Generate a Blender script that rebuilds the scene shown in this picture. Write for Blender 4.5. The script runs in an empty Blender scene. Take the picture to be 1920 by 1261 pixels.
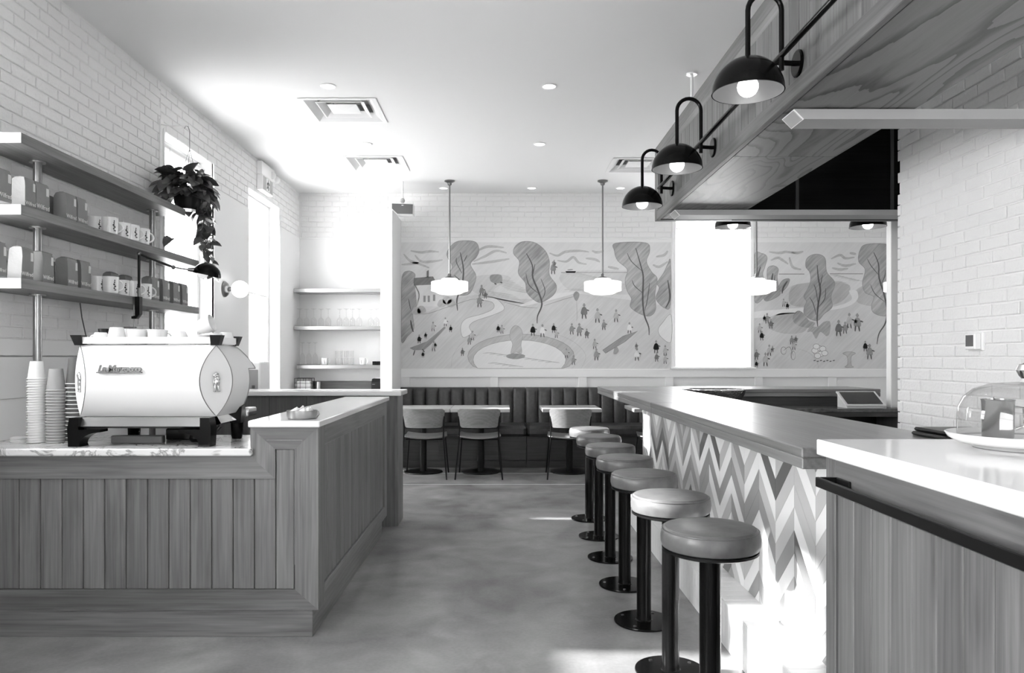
import bpy, bmesh, math, random
from mathutils import Vector, Matrix
random.seed(7)
PI = math.pi
C = bpy.context.scene.collection
sc = bpy.context.scene

# ------------------------------------------------------------------ camera, world, sun, exposure
CZ = 1.35                                   # eye height
cam_d = bpy.data.cameras.new('camera'); cam = bpy.data.objects.new('camera', cam_d); C.objects.link(cam)
cam.location = (0, 0, CZ); cam.rotation_euler = (PI/2, 0, 0)
cam_d.sensor_width = 36; cam_d.lens = 26.25; cam_d.shift_x = 19/1920; cam_d.shift_y = 39.5/1920
cam_d.clip_start = .05
sc.camera = cam
sc.view_settings.view_transform = 'Standard'; sc.view_settings.look = 'None'
sc.view_settings.gamma = 1; sc.view_settings.use_curve_mapping = False
sc.view_settings.exposure = 1.25
w = bpy.data.worlds.new('overcast'); sc.world = w; w.use_nodes = True
bgn = w.node_tree.nodes['Background']; bgn.inputs[0].default_value = (1, 1, 1, 1); bgn.inputs[1].default_value = 9.0
sun_d = bpy.data.lights.new('sun', 'SUN'); sun = bpy.data.objects.new('sun', sun_d); C.objects.link(sun)
sun_d.energy = 11; sun_d.angle = math.radians(1.6)
sun.rotation_euler = Vector((1, -.05, -.5)).to_track_quat('-Z', 'Y').to_euler(); sun.location = (-8, 6, 6)
try:
    sc.cycles.max_bounces = 10; sc.cycles.diffuse_bounces = 6; sc.cycles.transparent_max_bounces = 16
    sc.cycles.sample_clamp_indirect = 4
    sc.cycles.caustics_reflective = False; sc.cycles.caustics_refractive = False
except Exception:
    pass
def portal(loc, direction, sx, sy):
    d = bpy.data.lights.new('daylight_portal', 'AREA'); o = bpy.data.objects.new('daylight_portal', d); C.objects.link(o)
    d.shape = 'RECTANGLE'; d.size = sx; d.size_y = sy; d.cycles.is_portal = True
    o.location = loc; o.rotation_euler = Vector(direction).to_track_quat('-Z', 'Y').to_euler()
XL, XR, YB, ZC = -2.64, 2.47, 9.75, 3.495
W0 = (2.95, 3.645, 1.45, 2.60); W00 = (-1.2, .95, .9, 2.8); W1 = (5.81, 6.84, 1.45, 3.13); D1 = (7.80, 8.88, 0.0, 3.13); WB = (2.27, 3.24, 1.225, 3.13)
for (a, b, c, d) in (W00, W0, W1, D1):
    portal((XL-.2, (a+b)/2, (c+d)/2), (1, 0, 0), b-a, d-c)
WF = (1.3, 2.3, 1.0, 2.4)
portal(((WF[0]+WF[1])/2, -3.05, (WF[2]+WF[3])/2), (0, 1, 0), WF[1]-WF[0], WF[3]-WF[2])
portal(((WB[0]+WB[1])/2, YB+.2, (WB[2]+WB[3])/2), (0, -1, 0), WB[1]-WB[0], WB[3]-WB[2])

# ------------------------------------------------------------------ helpers
def Xp(px, Y): return (px-941)*Y/1400
def Zp(py, Y): return CZ-(py-670)*Y/1400
def Yx(px, X): return X*1400/(px-941)
WL = {}
class MB:
    def __init__(s): s.v = []; s.f = []
    def add(s, vs, fs):
        n = len(s.v); s.v += [tuple(v) for v in vs]; s.f += [tuple(i+n for i in f) for f in fs]; return s
    def box(s, x0, x1, y0, y1, z0, z1, c=0):
        if c <= 0:
            v = [(x, y, z) for z in (z0, z1) for y in (y0, y1) for x in (x0, x1)]
            return s.add(v, [(0, 2, 3, 1), (4, 5, 7, 6), (0, 1, 5, 4), (2, 6, 7, 3), (0, 4, 6, 2), (1, 3, 7, 5)])
        c = min(c, abs(x1-x0)/2.1, abs(y1-y0)/2.1, abs(z1-z0)/2.1)
        P = (x0, x1); Q = (y0, y1); R = (z0, z1); v = []; ix = {}
        for i in (0, 1):
            for j in (0, 1):
                for k in (0, 1):
                    sx, sy, sz = c*(1-2*i), c*(1-2*j), c*(1-2*k)
                    for a in range(3):
                        p = [P[i]+sx, Q[j]+sy, R[k]+sz]; p[a] = (P[i], Q[j], R[k])[a]
                        ix[(i, j, k, a)] = len(v); v.append(p)
        f = []
        for k in (0, 1):
            f.append([ix[(i, j, k, 2)] for i, j in ((0, 0), (1, 0), (1, 1), (0, 1))])
            f.append([ix[(i, k, j, 1)] for i, j in ((0, 0), (1, 0), (1, 1), (0, 1))])
            f.append([ix[(k, i, j, 0)] for i, j in ((0, 0), (1, 0), (1, 1), (0, 1))])
        for a in (0, 1):
            for b in (0, 1):
                f.append([ix[(a, b, 0, 0)], ix[(a, b, 1, 0)], ix[(a, b, 1, 1)], ix[(a, b, 0, 1)]])
                f.append([ix[(a, 0, b, 0)], ix[(a, 1, b, 0)], ix[(a, 1, b, 2)], ix[(a, 0, b, 2)]])
                f.append([ix[(0, a, b, 1)], ix[(1, a, b, 1)], ix[(1, a, b, 2)], ix[(0, a, b, 2)]])
                for k in (0, 1): f.append([ix[(a, b, k, n)] for n in (0, 1, 2)])
        return s.add(v, f)
    def lathe(s, prof, c=(0, 0, 0), seg=20, M=None, a0=0, a1=2*PI, cap=True):
        full = abs(a1-a0-2*PI) < 1e-6; n = seg if full else seg+1; v = []; f = []
        for (r, z) in prof:
            for i in range(n):
                a = a0+(a1-a0)*i/seg; p = Vector((r*math.cos(a), r*math.sin(a), z))
                if M is not None: p = M @ p
                v.append((p.x+c[0], p.y+c[1], p.z+c[2]))
        for j in range(len(prof)-1):
            for i in range(seg):
                k = (i+1) % n
                f.append((j*n+i, j*n+k, (j+1)*n+k, (j+1)*n+i))
        if full and cap and (prof[0] != prof[-1]):
            if prof[0][0] > 1e-5: f.append(tuple(range(n))[::-1])
            if prof[-1][0] > 1e-5: f.append(tuple(range((len(prof)-1)*n, len(prof)*n)))
        return s.add(v, f)
    def tube(s, pts, r, seg=8, cap=True):
        pts = [Vector(p) for p in pts]; n = len(pts); v = []; f = []; up = None
        rr = r if isinstance(r, (list, tuple)) else [r]*n
        for i, p in enumerate(pts):
            t = (pts[min(i+1, n-1)]-pts[max(i-1, 0)]).normalized()
            if up is None:
                up = Vector((0, 0, 1)) if abs(t.z) < .9 else Vector((1, 0, 0))
            a = (up-t*up.dot(t))
            if a.length < 1e-6: a = t.orthogonal()
            a.normalize(); b = t.cross(a); up = a
            for k in range(seg):
                q = p+(a*math.cos(2*PI*k/seg)+b*math.sin(2*PI*k/seg))*rr[i]; v.append(tuple(q))
        for i in range(n-1):
            for k in range(seg):
                m = (k+1) % seg; f.append((i*seg+k, i*seg+m, (i+1)*seg+m, (i+1)*seg+k))
        if cap: f.append(tuple(range(seg))[::-1]); f.append(tuple(range((n-1)*seg, n*seg)))
        return s.add(v, f)
    def prism(s, poly, plane, a, b):
        def P(u, w, d): return {'xy': (u, w, d), 'xz': (u, d, w), 'yz': (d, u, w)}[plane]
        n = len(poly); v = [P(u, w, a) for u, w in poly]+[P(u, w, b) for u, w in poly]
        f = [tuple(range(n)), tuple(range(n, 2*n))[::-1]]+[(i, (i+1) % n, n+(i+1) % n, n+i) for i in range(n)]
        return s.add(v, f)
    def sphere(s, c, r, seg=14, rings=8, sc3=(1, 1, 1)):
        v = []; f = []
        for j in range(rings+1):
            t = PI*j/rings
            for i in range(seg):
                a = 2*PI*i/seg
                v.append((c[0]+r*sc3[0]*math.sin(t)*math.cos(a), c[1]+r*sc3[1]*math.sin(t)*math.sin(a), c[2]+r*sc3[2]*math.cos(t)))
        for j in range(rings):
            for i in range(seg):
                k = (i+1) % seg; f.append((j*seg+i, j*seg+k, (j+1)*seg+k, (j+1)*seg+i))
        return s.add(v, f)
    def build(s, name, mat, parent=None, loc=None, smooth=True, ang=.6, weld=False):
        off = Vector(loc) if loc is not None else (WL[parent] if parent is not None else Vector((0, 0, 0)))
        me = bpy.data.meshes.new(name)
        me.from_pydata([(x-off.x, y-off.y, z-off.z) for x, y, z in s.v], [], s.f)
        bm = bmesh.new(); bm.from_mesh(me)
        if weld: bmesh.ops.remove_doubles(bm, verts=bm.verts, dist=1e-5)
        bmesh.ops.recalc_face_normals(bm, faces=bm.faces); bm.to_mesh(me); bm.free()
        if smooth:
            me.shade_smooth(); me.set_sharp_from_angle(angle=ang)
        me.materials.append(mat)
        o = bpy.data.objects.new(name, me); C.objects.link(o)
        if parent is not None:
            o.parent = parent; WL[o] = WL[parent].copy()
        else:
            o.location = off; WL[o] = off
        return o
def box(*a, c=0): return MB().box(*a, c=c)
def tag(o, label, cat, group=None):
    o['label'] = label; o['category'] = cat
    if group: o['group'] = group
    return o
def thing(name, label, cat, loc, group=None):
    o = bpy.data.objects.new(name, None); C.objects.link(o); o.location = loc; o.empty_display_size = .05
    WL[o] = Vector(loc); return tag(o, label, cat, group)
def struct(o, label=None):
    o['kind'] = 'structure'
    if label: o['label'] = label
    return o
def sroot(name, loc, label=None):
    o = bpy.data.objects.new(name, None); C.objects.link(o); o.location = loc; WL[o] = Vector(loc); return struct(o, label)
def lettering(name, body, size, mat, parent, loc, rot, extrude, shear=0, space=1, off=0, align='LEFT'):
    cu = bpy.data.curves.new(name, 'FONT'); cu.body = body; cu.size = size; cu.extrude = extrude; cu.shear = shear; cu.space_character = space; cu.offset = off; cu.align_x = align; cu.resolution_u = 4
    t = bpy.data.objects.new(name, cu); C.objects.link(t); bpy.context.view_layer.update()
    me = bpy.data.meshes.new_from_object(t.evaluated_get(bpy.context.evaluated_depsgraph_get()))
    bpy.data.objects.remove(t); me.materials.clear(); me.materials.append(mat); me.name = name
    o = bpy.data.objects.new(name, me); C.objects.link(o); o.parent = parent; o.location = loc; o.rotation_euler = rot; return o
def copy_tree(o, parent=None):
    c = o.copy(); C.objects.link(c)
    if parent is not None: c.parent = parent
    for ch in list(o.children): copy_tree(ch, c)
    WL[c] = WL.get(o, Vector((0, 0, 0))).copy()
    return c
def dup(o, loc, label, rz=None, group=None):
    c = copy_tree(o); c.location = loc; WL[c] = Vector(loc)
    if rz is not None: c.rotation_euler = (0, 0, rz)
    c['label'] = label
    if group: c['group'] = group
    return c
ORD = 'zeroth first second third fourth fifth sixth seventh eighth ninth tenth eleventh twelfth thirteenth fourteenth fifteenth sixteenth seventeenth eighteenth nineteenth twentieth'.split()
def ordn(n):
    if n <= 20: return ORD[n]
    return 'twenty-'+ORD[n-20] if n < 30 else 'thirtieth'

# ------------------------------------------------------------------ materials
def mk(name):
    m = bpy.data.materials.new(name); m.use_nodes = True; t = m.node_tree
    return m, t.nodes, t.links, t.nodes['Principled BSDF']
def plain(name, g, rough=.5, metal=0, spec=.5, bump=0, bscale=40, var=0, coat=0):
    m, N, L, p = mk(name)
    p.inputs['Base Color'].default_value = (g, g, g, 1); p.inputs['Roughness'].default_value = rough
    p.inputs['Metallic'].default_value = metal; p.inputs['Specular IOR Level'].default_value = spec
    if coat: p.inputs['Coat Weight'].default_value = coat; p.inputs['Coat Roughness'].default_value = .08
    if bump or var:
        g1 = N.new('ShaderNodeNewGeometry'); n = N.new('ShaderNodeTexNoise'); n.inputs['Scale'].default_value = bscale
        n.inputs['Detail'].default_value = 5; L.new(g1.outputs['Position'], n.inputs['Vector'])
        if bump:
            b = N.new('ShaderNodeBump'); b.inputs['Strength'].default_value = bump; b.inputs['Distance'].default_value = .01
            L.new(n.outputs['Fac'], b.inputs['Height']); L.new(b.outputs[0], p.inputs['Normal'])
        if var:
            r = N.new('ShaderNodeMapRange'); r.inputs[1].default_value = .3; r.inputs[2].default_value = .7
            r.inputs[3].default_value = g*(1-var); r.inputs[4].default_value = min(1, g*(1+var))
            L.new(n.outputs['Fac'], r.inputs[0]); L.new(r.outputs[0], p.inputs['Base Color'])
    return m
def wood(name, axis, dark, light, rough=.45, seed=0., cath=0, coat=0, plankvar=.16):
    m, N, L, p = mk(name)
    geo = N.new('ShaderNodeNewGeometry'); inf = N.new('ShaderNodeObjectInfo')
    mul = N.new('ShaderNodeMath'); mul.operation = 'MULTIPLY_ADD'; mul.inputs[1].default_value = 37; mul.inputs[2].default_value = seed
    L.new(inf.outputs['Random'], mul.inputs[0])
    add = N.new('ShaderNodeVectorMath'); add.operation = 'ADD'; L.new(geo.outputs['Position'], add.inputs[0]); L.new(mul.outputs[0], add.inputs[1])
    def noise(along, across, scale, detail, dist):
        mp = N.new('ShaderNodeMapping'); s3 = [across]*3; s3['xyz'.index(axis)] = along; mp.inputs['Scale'].default_value = s3
        L.new(add.outputs[0], mp.inputs['Vector']); n = N.new('ShaderNodeTexNoise')
        n.inputs['Scale'].default_value = scale; n.inputs['Detail'].default_value = detail; n.inputs['Distortion'].default_value = dist
        L.new(mp.outputs[0], n.inputs['Vector']); return n.outputs['Fac'], mp
    big, mp1 = noise(.5, 5, 2.2, 3, 1.0); fine, _ = noise(1.2, 60, 2, 3, .2)
    wv = N.new('ShaderNodeTexWave'); wv.wave_type = 'RINGS'; wv.rings_direction = {'x': 'X', 'y': 'Y', 'z': 'Z'}[axis]
    wv.inputs['Scale'].default_value = 2.2 if not cath else 1.5; wv.inputs['Distortion'].default_value = 5 if not cath else 3
    wv.inputs['Detail'].default_value = 3; wv.inputs['Detail Scale'].default_value = 1.6
    mpw = N.new('ShaderNodeMapping'); s3 = [7 if not cath else 5.]*3; s3['xyz'.index(axis)] = .8 if not cath else 1.0; mpw.inputs['Scale'].default_value = s3
    if cath: mpw.inputs['Location'].default_value = (-7.5, -1, -12)
    L.new((geo.outputs['Position'] if cath else add.outputs[0]), mpw.inputs['Vector']); L.new(mpw.outputs[0], wv.inputs['Vector'])
    if cath: wv.rings_direction = 'SPHERICAL'
    m1 = N.new('ShaderNodeMix'); m1.data_type = 'FLOAT'; m1.inputs[0].default_value = .10 if not cath else .0
    L.new(big, m1.inputs[2]); L.new(wv.outputs['Fac'], m1.inputs[3])
    m2 = N.new('ShaderNodeMix'); m2.data_type = 'FLOAT'; m2.inputs[0].default_value = .38
    L.new(m1.outputs[0], m2.inputs[2]); L.new(fine, m2.inputs[3])
    r = N.new('ShaderNodeMapRange'); r.inputs[1].default_value = .32; r.inputs[2].default_value = .64
    r.inputs[3].default_value = dark; r.inputs[4].default_value = light; L.new(m2.outputs[0], r.inputs[0])
    if cath:                                  # flat-sawn figure: contour lines of a long soft noise
        cn, _ = noise(.35, 1.6, 1.0, 2, .35); jit, _ = noise(6, 40, 1, 2, 0)
        k1 = N.new('ShaderNodeMath'); k1.operation = 'MULTIPLY'; k1.inputs[1].default_value = 38; L.new(cn, k1.inputs[0])
        k2 = N.new('ShaderNodeMath'); k2.operation = 'MULTIPLY_ADD'; k2.inputs[1].default_value = .35; L.new(jit, k2.inputs[0]); L.new(k1.outputs[0], k2.inputs[2])
        k3 = N.new('ShaderNodeMath'); k3.operation = 'FRACT'; L.new(k2.outputs[0], k3.inputs[0])
        k4 = N.new('ShaderNodeMapRange'); k4.inputs[1].default_value = .0; k4.inputs[2].default_value = .35; k4.inputs[3].default_value = .15; k4.inputs[4].default_value = .62; L.new(k3.outputs[0], k4.inputs[0])
        m3 = N.new('ShaderNodeMix'); m3.data_type = 'FLOAT'; m3.inputs[0].default_value = cath; L.new(m2.outputs[0], m3.inputs[2]); L.new(k4.outputs[0], m3.inputs[3])
        L.new(m3.outputs[0], r.inputs[0])
    pv = N.new('ShaderNodeMapRange'); pv.inputs[3].default_value = 1-plankvar; pv.inputs[4].default_value = 1+plankvar; L.new(inf.outputs['Random'], pv.inputs[0])
    mm = N.new('ShaderNodeMath'); mm.operation = 'MULTIPLY'; L.new(r.outputs[0], mm.inputs[0]); L.new(pv.outputs[0], mm.inputs[1])
    L.new(mm.outputs[0], p.inputs['Base Color']); p.inputs['Roughness'].default_value = rough
    b = N.new('ShaderNodeBump'); b.inputs['Strength'].default_value = .05; b.inputs['Distance'].default_value = .002
    L.new(m2.outputs[0], b.inputs['Height']); L.new(b.outputs[0], p.inputs['Normal'])
    if coat: p.inputs['Coat Weight'].default_value = coat; p.inputs['Coat Roughness'].default_value = .22
    return m
def emit(name, g, s):
    m, N, L, p = mk(name); p.inputs['Base Color'].default_value = (g, g, g, 1); p.inputs['Roughness'].default_value = .2
    p.inputs['Emission Color'].default_value = (1, 1, 1, 1); p.inputs['Emission Strength'].default_value = s; return m
def glassy(name, tint=.96, refl=.08, rough=.02, edge=.5):
    m, N, L, p = mk(name); N.remove(p); out = N['Material Output']
    tr = N.new('ShaderNodeBsdfTransparent'); tr.inputs[0].default_value = (tint, tint, tint, 1)
    gl = N.new('ShaderNodeBsdfGlossy'); gl.inputs['Roughness'].default_value = rough
    lw = N.new('ShaderNodeLayerWeight'); lw.inputs[0].default_value = .25
    mr = N.new('ShaderNodeMapRange'); mr.inputs[3].default_value = refl; mr.inputs[4].default_value = edge; L.new(lw.outputs['Facing'], mr.inputs[0])
    pw = N.new('ShaderNodeMath'); pw.operation = 'POWER'; pw.inputs[1].default_value = 2.2; L.new(lw.outputs['Facing'], pw.inputs[0]); L.new(pw.outputs[0], mr.inputs[0])
    mx = N.new('ShaderNodeMixShader'); L.new(mr.outputs[0], mx.inputs[0]); L.new(tr.outputs[0], mx.inputs[1]); L.new(gl.outputs[0], mx.inputs[2]); L.new(mx.outputs[0], out.inputs[0])
    return m
def sheer(name, transp, g=.9):
    m, N, L, p = mk(name); N.remove(p); out = N['Material Output']
    tr = N.new('ShaderNodeBsdfTransparent'); tl = N.new('ShaderNodeBsdfTranslucent'); tl.inputs[0].default_value = (g, g, g, 1)
    df = N.new('ShaderNodeBsdfDiffuse'); df.inputs[0].default_value = (g, g, g, 1)
    a = N.new('ShaderNodeMixShader'); a.inputs[0].default_value = .4; L.new(tl.outputs[0], a.inputs[1]); L.new(df.outputs[0], a.inputs[2])
    b = N.new('ShaderNodeMixShader'); b.inputs[0].default_value = transp; L.new(a.outputs[0], b.inputs[1]); L.new(tr.outputs[0], b.inputs[2]); L.new(b.outputs[0], out.inputs[0])
    return m
def concrete():
    m, N, L, p = mk('polished_concrete'); geo = N.new('ShaderNodeNewGeometry')
    def nz(s, d, dist=0):
        n = N.new('ShaderNodeTexNoise'); n.inputs['Scale'].default_value = s; n.inputs['Detail'].default_value = d; n.inputs['Distortion'].default_value = dist
        L.new(geo.outputs['Position'], n.inputs['Vector']); return n.outputs['Fac']
    a = nz(1.3, 3, .8); b = nz(4, 4, .5); c = nz(60, 2)
    m1 = N.new('ShaderNodeMix'); m1.data_type = 'FLOAT'; m1.inputs[0].default_value = .35; L.new(a, m1.inputs[2]); L.new(b, m1.inputs[3])
    m2 = N.new('ShaderNodeMix'); m2.data_type = 'FLOAT'; m2.inputs[0].default_value = .1; L.new(m1.outputs[0], m2.inputs[2]); L.new(c, m2.inputs[3])
    r = N.new('ShaderNodeMapRange'); r.inputs[1].default_value = .3; r.inputs[2].default_value = .68; r.inputs[3].default_value = .13; r.inputs[4].default_value = .35
    L.new(m2.outputs[0], r.inputs[0]); L.new(r.outputs[0], p.inputs['Base Color'])
    p.inputs['Roughness'].default_value = .27; return m
def marble():
    m, N, L, p = mk('veined_marble'); geo = N.new('ShaderNodeNewGeometry')
    n = N.new('ShaderNodeTexNoise'); n.inputs['Scale'].default_value = 5; n.inputs['Detail'].default_value = 9; n.inputs['Distortion'].default_value = 1.6
    L.new(geo.outputs['Position'], n.inputs['Vector'])
    ab = N.new('ShaderNodeMath'); ab.operation = 'SUBTRACT'; ab.inputs[1].default_value = .5; L.new(n.outputs['Fac'], ab.inputs[0])
    a2 = N.new('ShaderNodeMath'); a2.operation = 'ABSOLUTE'; L.new(ab.outputs[0], a2.inputs[0])
    r = N.new('ShaderNodeMapRange'); r.inputs[2].default_value = .035; r.inputs[3].default_value = .28; r.inputs[4].default_value = .74
    L.new(a2.outputs[0], r.inputs[0]); L.new(r.outputs[0], p.inputs['Base Color']); p.inputs['Roughness'].default_value = .1; return m
def paint(name, g, hatch=.12):
    m, N, L, p = mk(name); geo = N.new('ShaderNodeNewGeometry'); mp = N.new('ShaderNodeMapping')
    mp.vector_type = 'TEXTURE'; mp.inputs['Rotation'].default_value = (0, -.8, 0); mp.inputs['Scale'].default_value = (.35, 1, .028); L.new(geo.outputs['Position'], mp.inputs['Vector'])
    n = N.new('ShaderNodeTexNoise'); n.inputs['Scale'].default_value = 1.2; n.inputs['Detail'].default_value = 4; L.new(mp.outputs[0], n.inputs['Vector'])
    n2 = N.new('ShaderNodeTexNoise'); n2.inputs['Scale'].default_value = 2.5; n2.inputs['Detail'].default_value = 3; L.new(geo.outputs['Position'], n2.inputs['Vector'])
    mx = N.new('ShaderNodeMix'); mx.data_type = 'FLOAT'; mx.inputs[0].default_value = .45; L.new(n.outputs['Fac'], mx.inputs[2]); L.new(n2.outputs['Fac'], mx.inputs[3])
    r = N.new('ShaderNodeMapRange'); r.inputs[1].default_value = .3; r.inputs[2].default_value = .7; r.inputs[3].default_value = g*(1-hatch*1.6); r.inputs[4].default_value = g*(1+hatch)
    L.new(mx.outputs[0], r.inputs[0]); L.new(r.outputs[0], p.inputs['Base Color']); p.inputs['Roughness'].default_value = .8; p.inputs['Specular IOR Level'].default_value = .2; return m

M_ceil = plain('ceiling_paint', .84, .8, spec=.2)
M_wall = plain('white_wall_paint', .82, .6, spec=.3)
M_brick = plain('painted_brick', .80, .55, spec=.35, bump=.5, bscale=60)
M_mortar = plain('painted_mortar', .80, .7, bump=.3)
M_white = plain('white_enamel', .85, .3)
M_trim = plain('white_trim_paint', .84, .4)
M_floor = concrete()
M_joint = plain('pale_joint_sealant', .6, .6)
M_wz = wood('oak_vertical', 'z', .075, .175)
M_wx = wood('oak_across', 'x', .075, .175, seed=3)
M_wy = wood('oak_along', 'y', .075, .175, seed=5)
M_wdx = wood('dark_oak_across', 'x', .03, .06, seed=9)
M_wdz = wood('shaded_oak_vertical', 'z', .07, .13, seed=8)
M_top = wood('bar_top_oak', 'y', .12, .21, rough=.32, seed=11, coat=.5)
M_topx = wood('bar_top_oak_across', 'x', .12, .21, rough=.32, seed=13, coat=.5)
M_ply = wood('chair_ply', 'x', .16, .26, rough=.4, seed=15)
M_tab = wood('table_oak', 'x', .28, .42, rough=.35, seed=17)
M_ven = wood('soffit_veneer', 'y', .05, .19, rough=.4, seed=1, cath=.7, plankvar=.04)
M_black_panel = wood('near_black_panel', 'x', .004, .010, rough=.7, seed=2)  # near-black wood grain
M_stone = plain('white_quartz', .84, .12, coat=.2)
M_marble = marble()
M_bench = plain('dark_leather', .042, .38, bump=.12, bscale=25, var=.25)
M_stool = plain('tan_leather', .12, .34, bump=.15, bscale=18, var=.22)
M_black = plain('black_powder_coat', .005, .35, spec=.25)
M_gloss = plain('black_gloss_enamel', .004, .16, spec=.12)
M_blackp = plain('black_plastic', .008, .35, spec=.3)
M_inner = plain('pale_shade_lining', .14, .4)
M_black_panel.node_tree.nodes['Principled BSDF'].inputs['Specular IOR Level'].default_value = .05
M_steel = plain('brushed_steel', .42, .34, 1, bump=.05, bscale=90)
M_pole = plain('pipe_steel', .3, .28, 1)
M_chrome = plain('chrome', .75, .08, 1)
M_dsteel = plain('dark_hammered_steel', .3, .25, 1, bump=.8, bscale=55)
M_nickel = plain('satin_nickel', .22, .3, 1)
M_glass = glassy('window_glass', .98, .03, .01, .3)
M_glass2 = glassy('drinking_glass', .965, .05, .03, .55)
M_dome = glassy('dome_glass', .90, .05, .02, .8)
M_film = sheer('added_sun_film', .12)  # added film that holds back most direct sun
M_sheer = sheer('sheer_curtain', .35)
M_opal = emit('opal_glass', .9, .55)
M_bulb = emit('lit_bulb', .9, 5)
M_lamp = emit('lit_diffuser', .9, .7)
M_bulboff = emit('frosted_bulb', .8, .25)
M_pwhite = plain('white_paper', .8, .6)
M_kraft = plain('grey_paper', .30, .6)
M_pdark = plain('charcoal_paper', .075, .55)
M_bagf = plain('grey_bag_paper', .2, .65, bump=.3, bscale=30)
M_baglight = plain('pale_sticker', .62, .6)
M_ceram = plain('white_ceramic', .82, .15)
M_ink = plain('dark_ink', .03, .6)
M_greyp = plain('grey_plastic', .4, .5)
M_mid = plain('mid_grey_metal', .3, .45)
M_leaf = plain('dark_leaf', .07, .35, var=.5, bscale=14)
M_leaf2 = plain('mid_leaf', .13, .35, var=.5, bscale=14)
M_stem = plain('vine_stem', .08, .6)
M_screen = plain('dark_screen', .02, .1)
M_lcd = plain('grey_lcd', .1, .3)
M_matt = plain('white_matt_enamel', .84, .5)
M_corner = plain('grey_and_shaded_enamel', .72, .55)  # white enamel greyed for the machine's shaded right side; plain grey on the tablet stand
M_tile = [plain('tile_white', .88, .3), plain('tile_pale', .55, .3), plain('tile_mid', .32, .32), plain('tile_dark', .14, .32)]
M_ledge = plain('white_tile', .82, .3)
M_groove = plain('groove_shadow_gap', .05, .9)
PT = {'base': paint('mural_base', .74, .05), 'light': paint('mural_light', .66, .08), 'mid': paint('mural_mid', .54, .14), 'tree': paint('mural_tree', .46, .3),
      'dark': paint('mural_dark', .22, .15), 'line': paint('mural_line', .13, .1), 'black': paint('mural_black', .02, .1), 'white': paint('mural_white', .80, .04), 'grey': paint('mural_grey', .36, .15)}

# ------------------------------------------------------------------ setting
def wall_boxes(mb, plane, a, b, u0, u1, v0, v1, holes):
    us = sorted({u0, u1, *[h[0] for h in holes], *[h[1] for h in holes]}); vs = sorted({v0, v1, *[h[2] for h in holes], *[h[3] for h in holes]})
    us = [u for u in us if u0 <= u <= u1]; vs = [v for v in vs if v0 <= v <= v1]
    for i in range(len(us)-1):
        j = 0
        while j < len(vs)-1:
            def solid(jj):
                um, vm = (us[i]+us[i+1])/2, (vs[jj]+vs[jj+1])/2
                return not any(h[0] < um < h[1] and h[2] < vm < h[3] for h in holes)
            if not solid(j): j += 1; continue
            k = j
            while k+1 < len(vs)-1 and solid(k+1): k += 1
            if plane == 'z': mb.box(us[i], us[i+1], vs[j], vs[k+1], a, b)
            elif plane == 'x': mb.box(a, b, us[i], us[i+1], vs[j], vs[k+1])
            else: mb.box(us[i], us[i+1], a, b, vs[j], vs[k+1])
            j = k+1
    return mb
floor = struct(box(-3.2, 5.8, -3.2, 10.0, -.12, 0).build('floor', M_floor))
for (y, x0, x1) in ((7.95, -1.3, 1.1), (8.72, -1.3, 1.2)):
    box(x0, x1, y-.004, y+.004, 0, .0012).build('joint_strip', M_joint, floor)
VENTS = ((-1.367, 6.49), (-1.383, 8.26), (1.52, 8.34))
ceiling = struct(wall_boxes(MB(), 'z', ZC, ZC+.12, -3.2, 5.8, -3.2, 10.0, [(x-.29, x+.29, y-.29, y+.29) for x, y in VENTS]).build('ceiling', M_ceil, smooth=False))
for x, y in VENTS: box(x-.33, x+.33, y-.33, y+.33, ZC+.12, ZC+.14).build('duct_cover', M_greyp, ceiling, smooth=False)
REC = .007
wl = struct(wall_boxes(MB(), 'x', XL-.26, XL-REC, -3.0, 10.0, 0, ZC, [W00, W0, W1, D1]).build('wall_left', M_mortar, smooth=False))
wb = struct(wall_boxes(MB(), 'y', YB+REC, YB+.26, -2.9, 5.6, 0, ZC, [WB]).build('wall_back', M_mortar, smooth=False))
wr = struct(box(XR+REC, XR+.28, -3.0, 4.645, 0, ZC).build('wall_right', M_mortar, smooth=False))
struct(box(XR+.28, 5.6, 4.4, 4.645, 0, ZC).build('wall_right_return', M_wall, smooth=False))
struct(box(5.35, 5.6, 4.645, YB+REC, 0, ZC).build('wall_far_right', M_wall, smooth=False))
struct(wall_boxes(MB(), 'y', -3.0, -2.8, XL-REC, XR+REC, 0, ZC, [WF]).build('wall_front', M_wall, smooth=False))
struct(box(-1.46, -1.316, 8.97, YB+REC, 0, 3.14, c=.004).build('wall_niche', M_wall))
# smooth plaster panels on the walls
ph = [(D1[0], D1[1], D1[2], D1[3])]
wall_boxes(MB(), 'x', XL-REC, XL, W1[1], YB, 0, 2.905, ph).build('plaster_panel', M_wall, wl, smooth=False)
wall_boxes(MB(), 'y', YB, YB+REC, XL, 5.35, 0, 2.905, [WB]).build('plaster_panel', M_wall, wb, smooth=False)
# low wainscot boards on the left wall
for (z0, z1, d) in ((0, 1.13, .0), (1.13, 1.355, .012), (1.36, 1.45, .022)):
    box(XL-REC, XL+d+.004, 1.2, W1[0]-.02, z0, z1, c=.003).build('wainscot_board', M_wall, wl)
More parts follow.
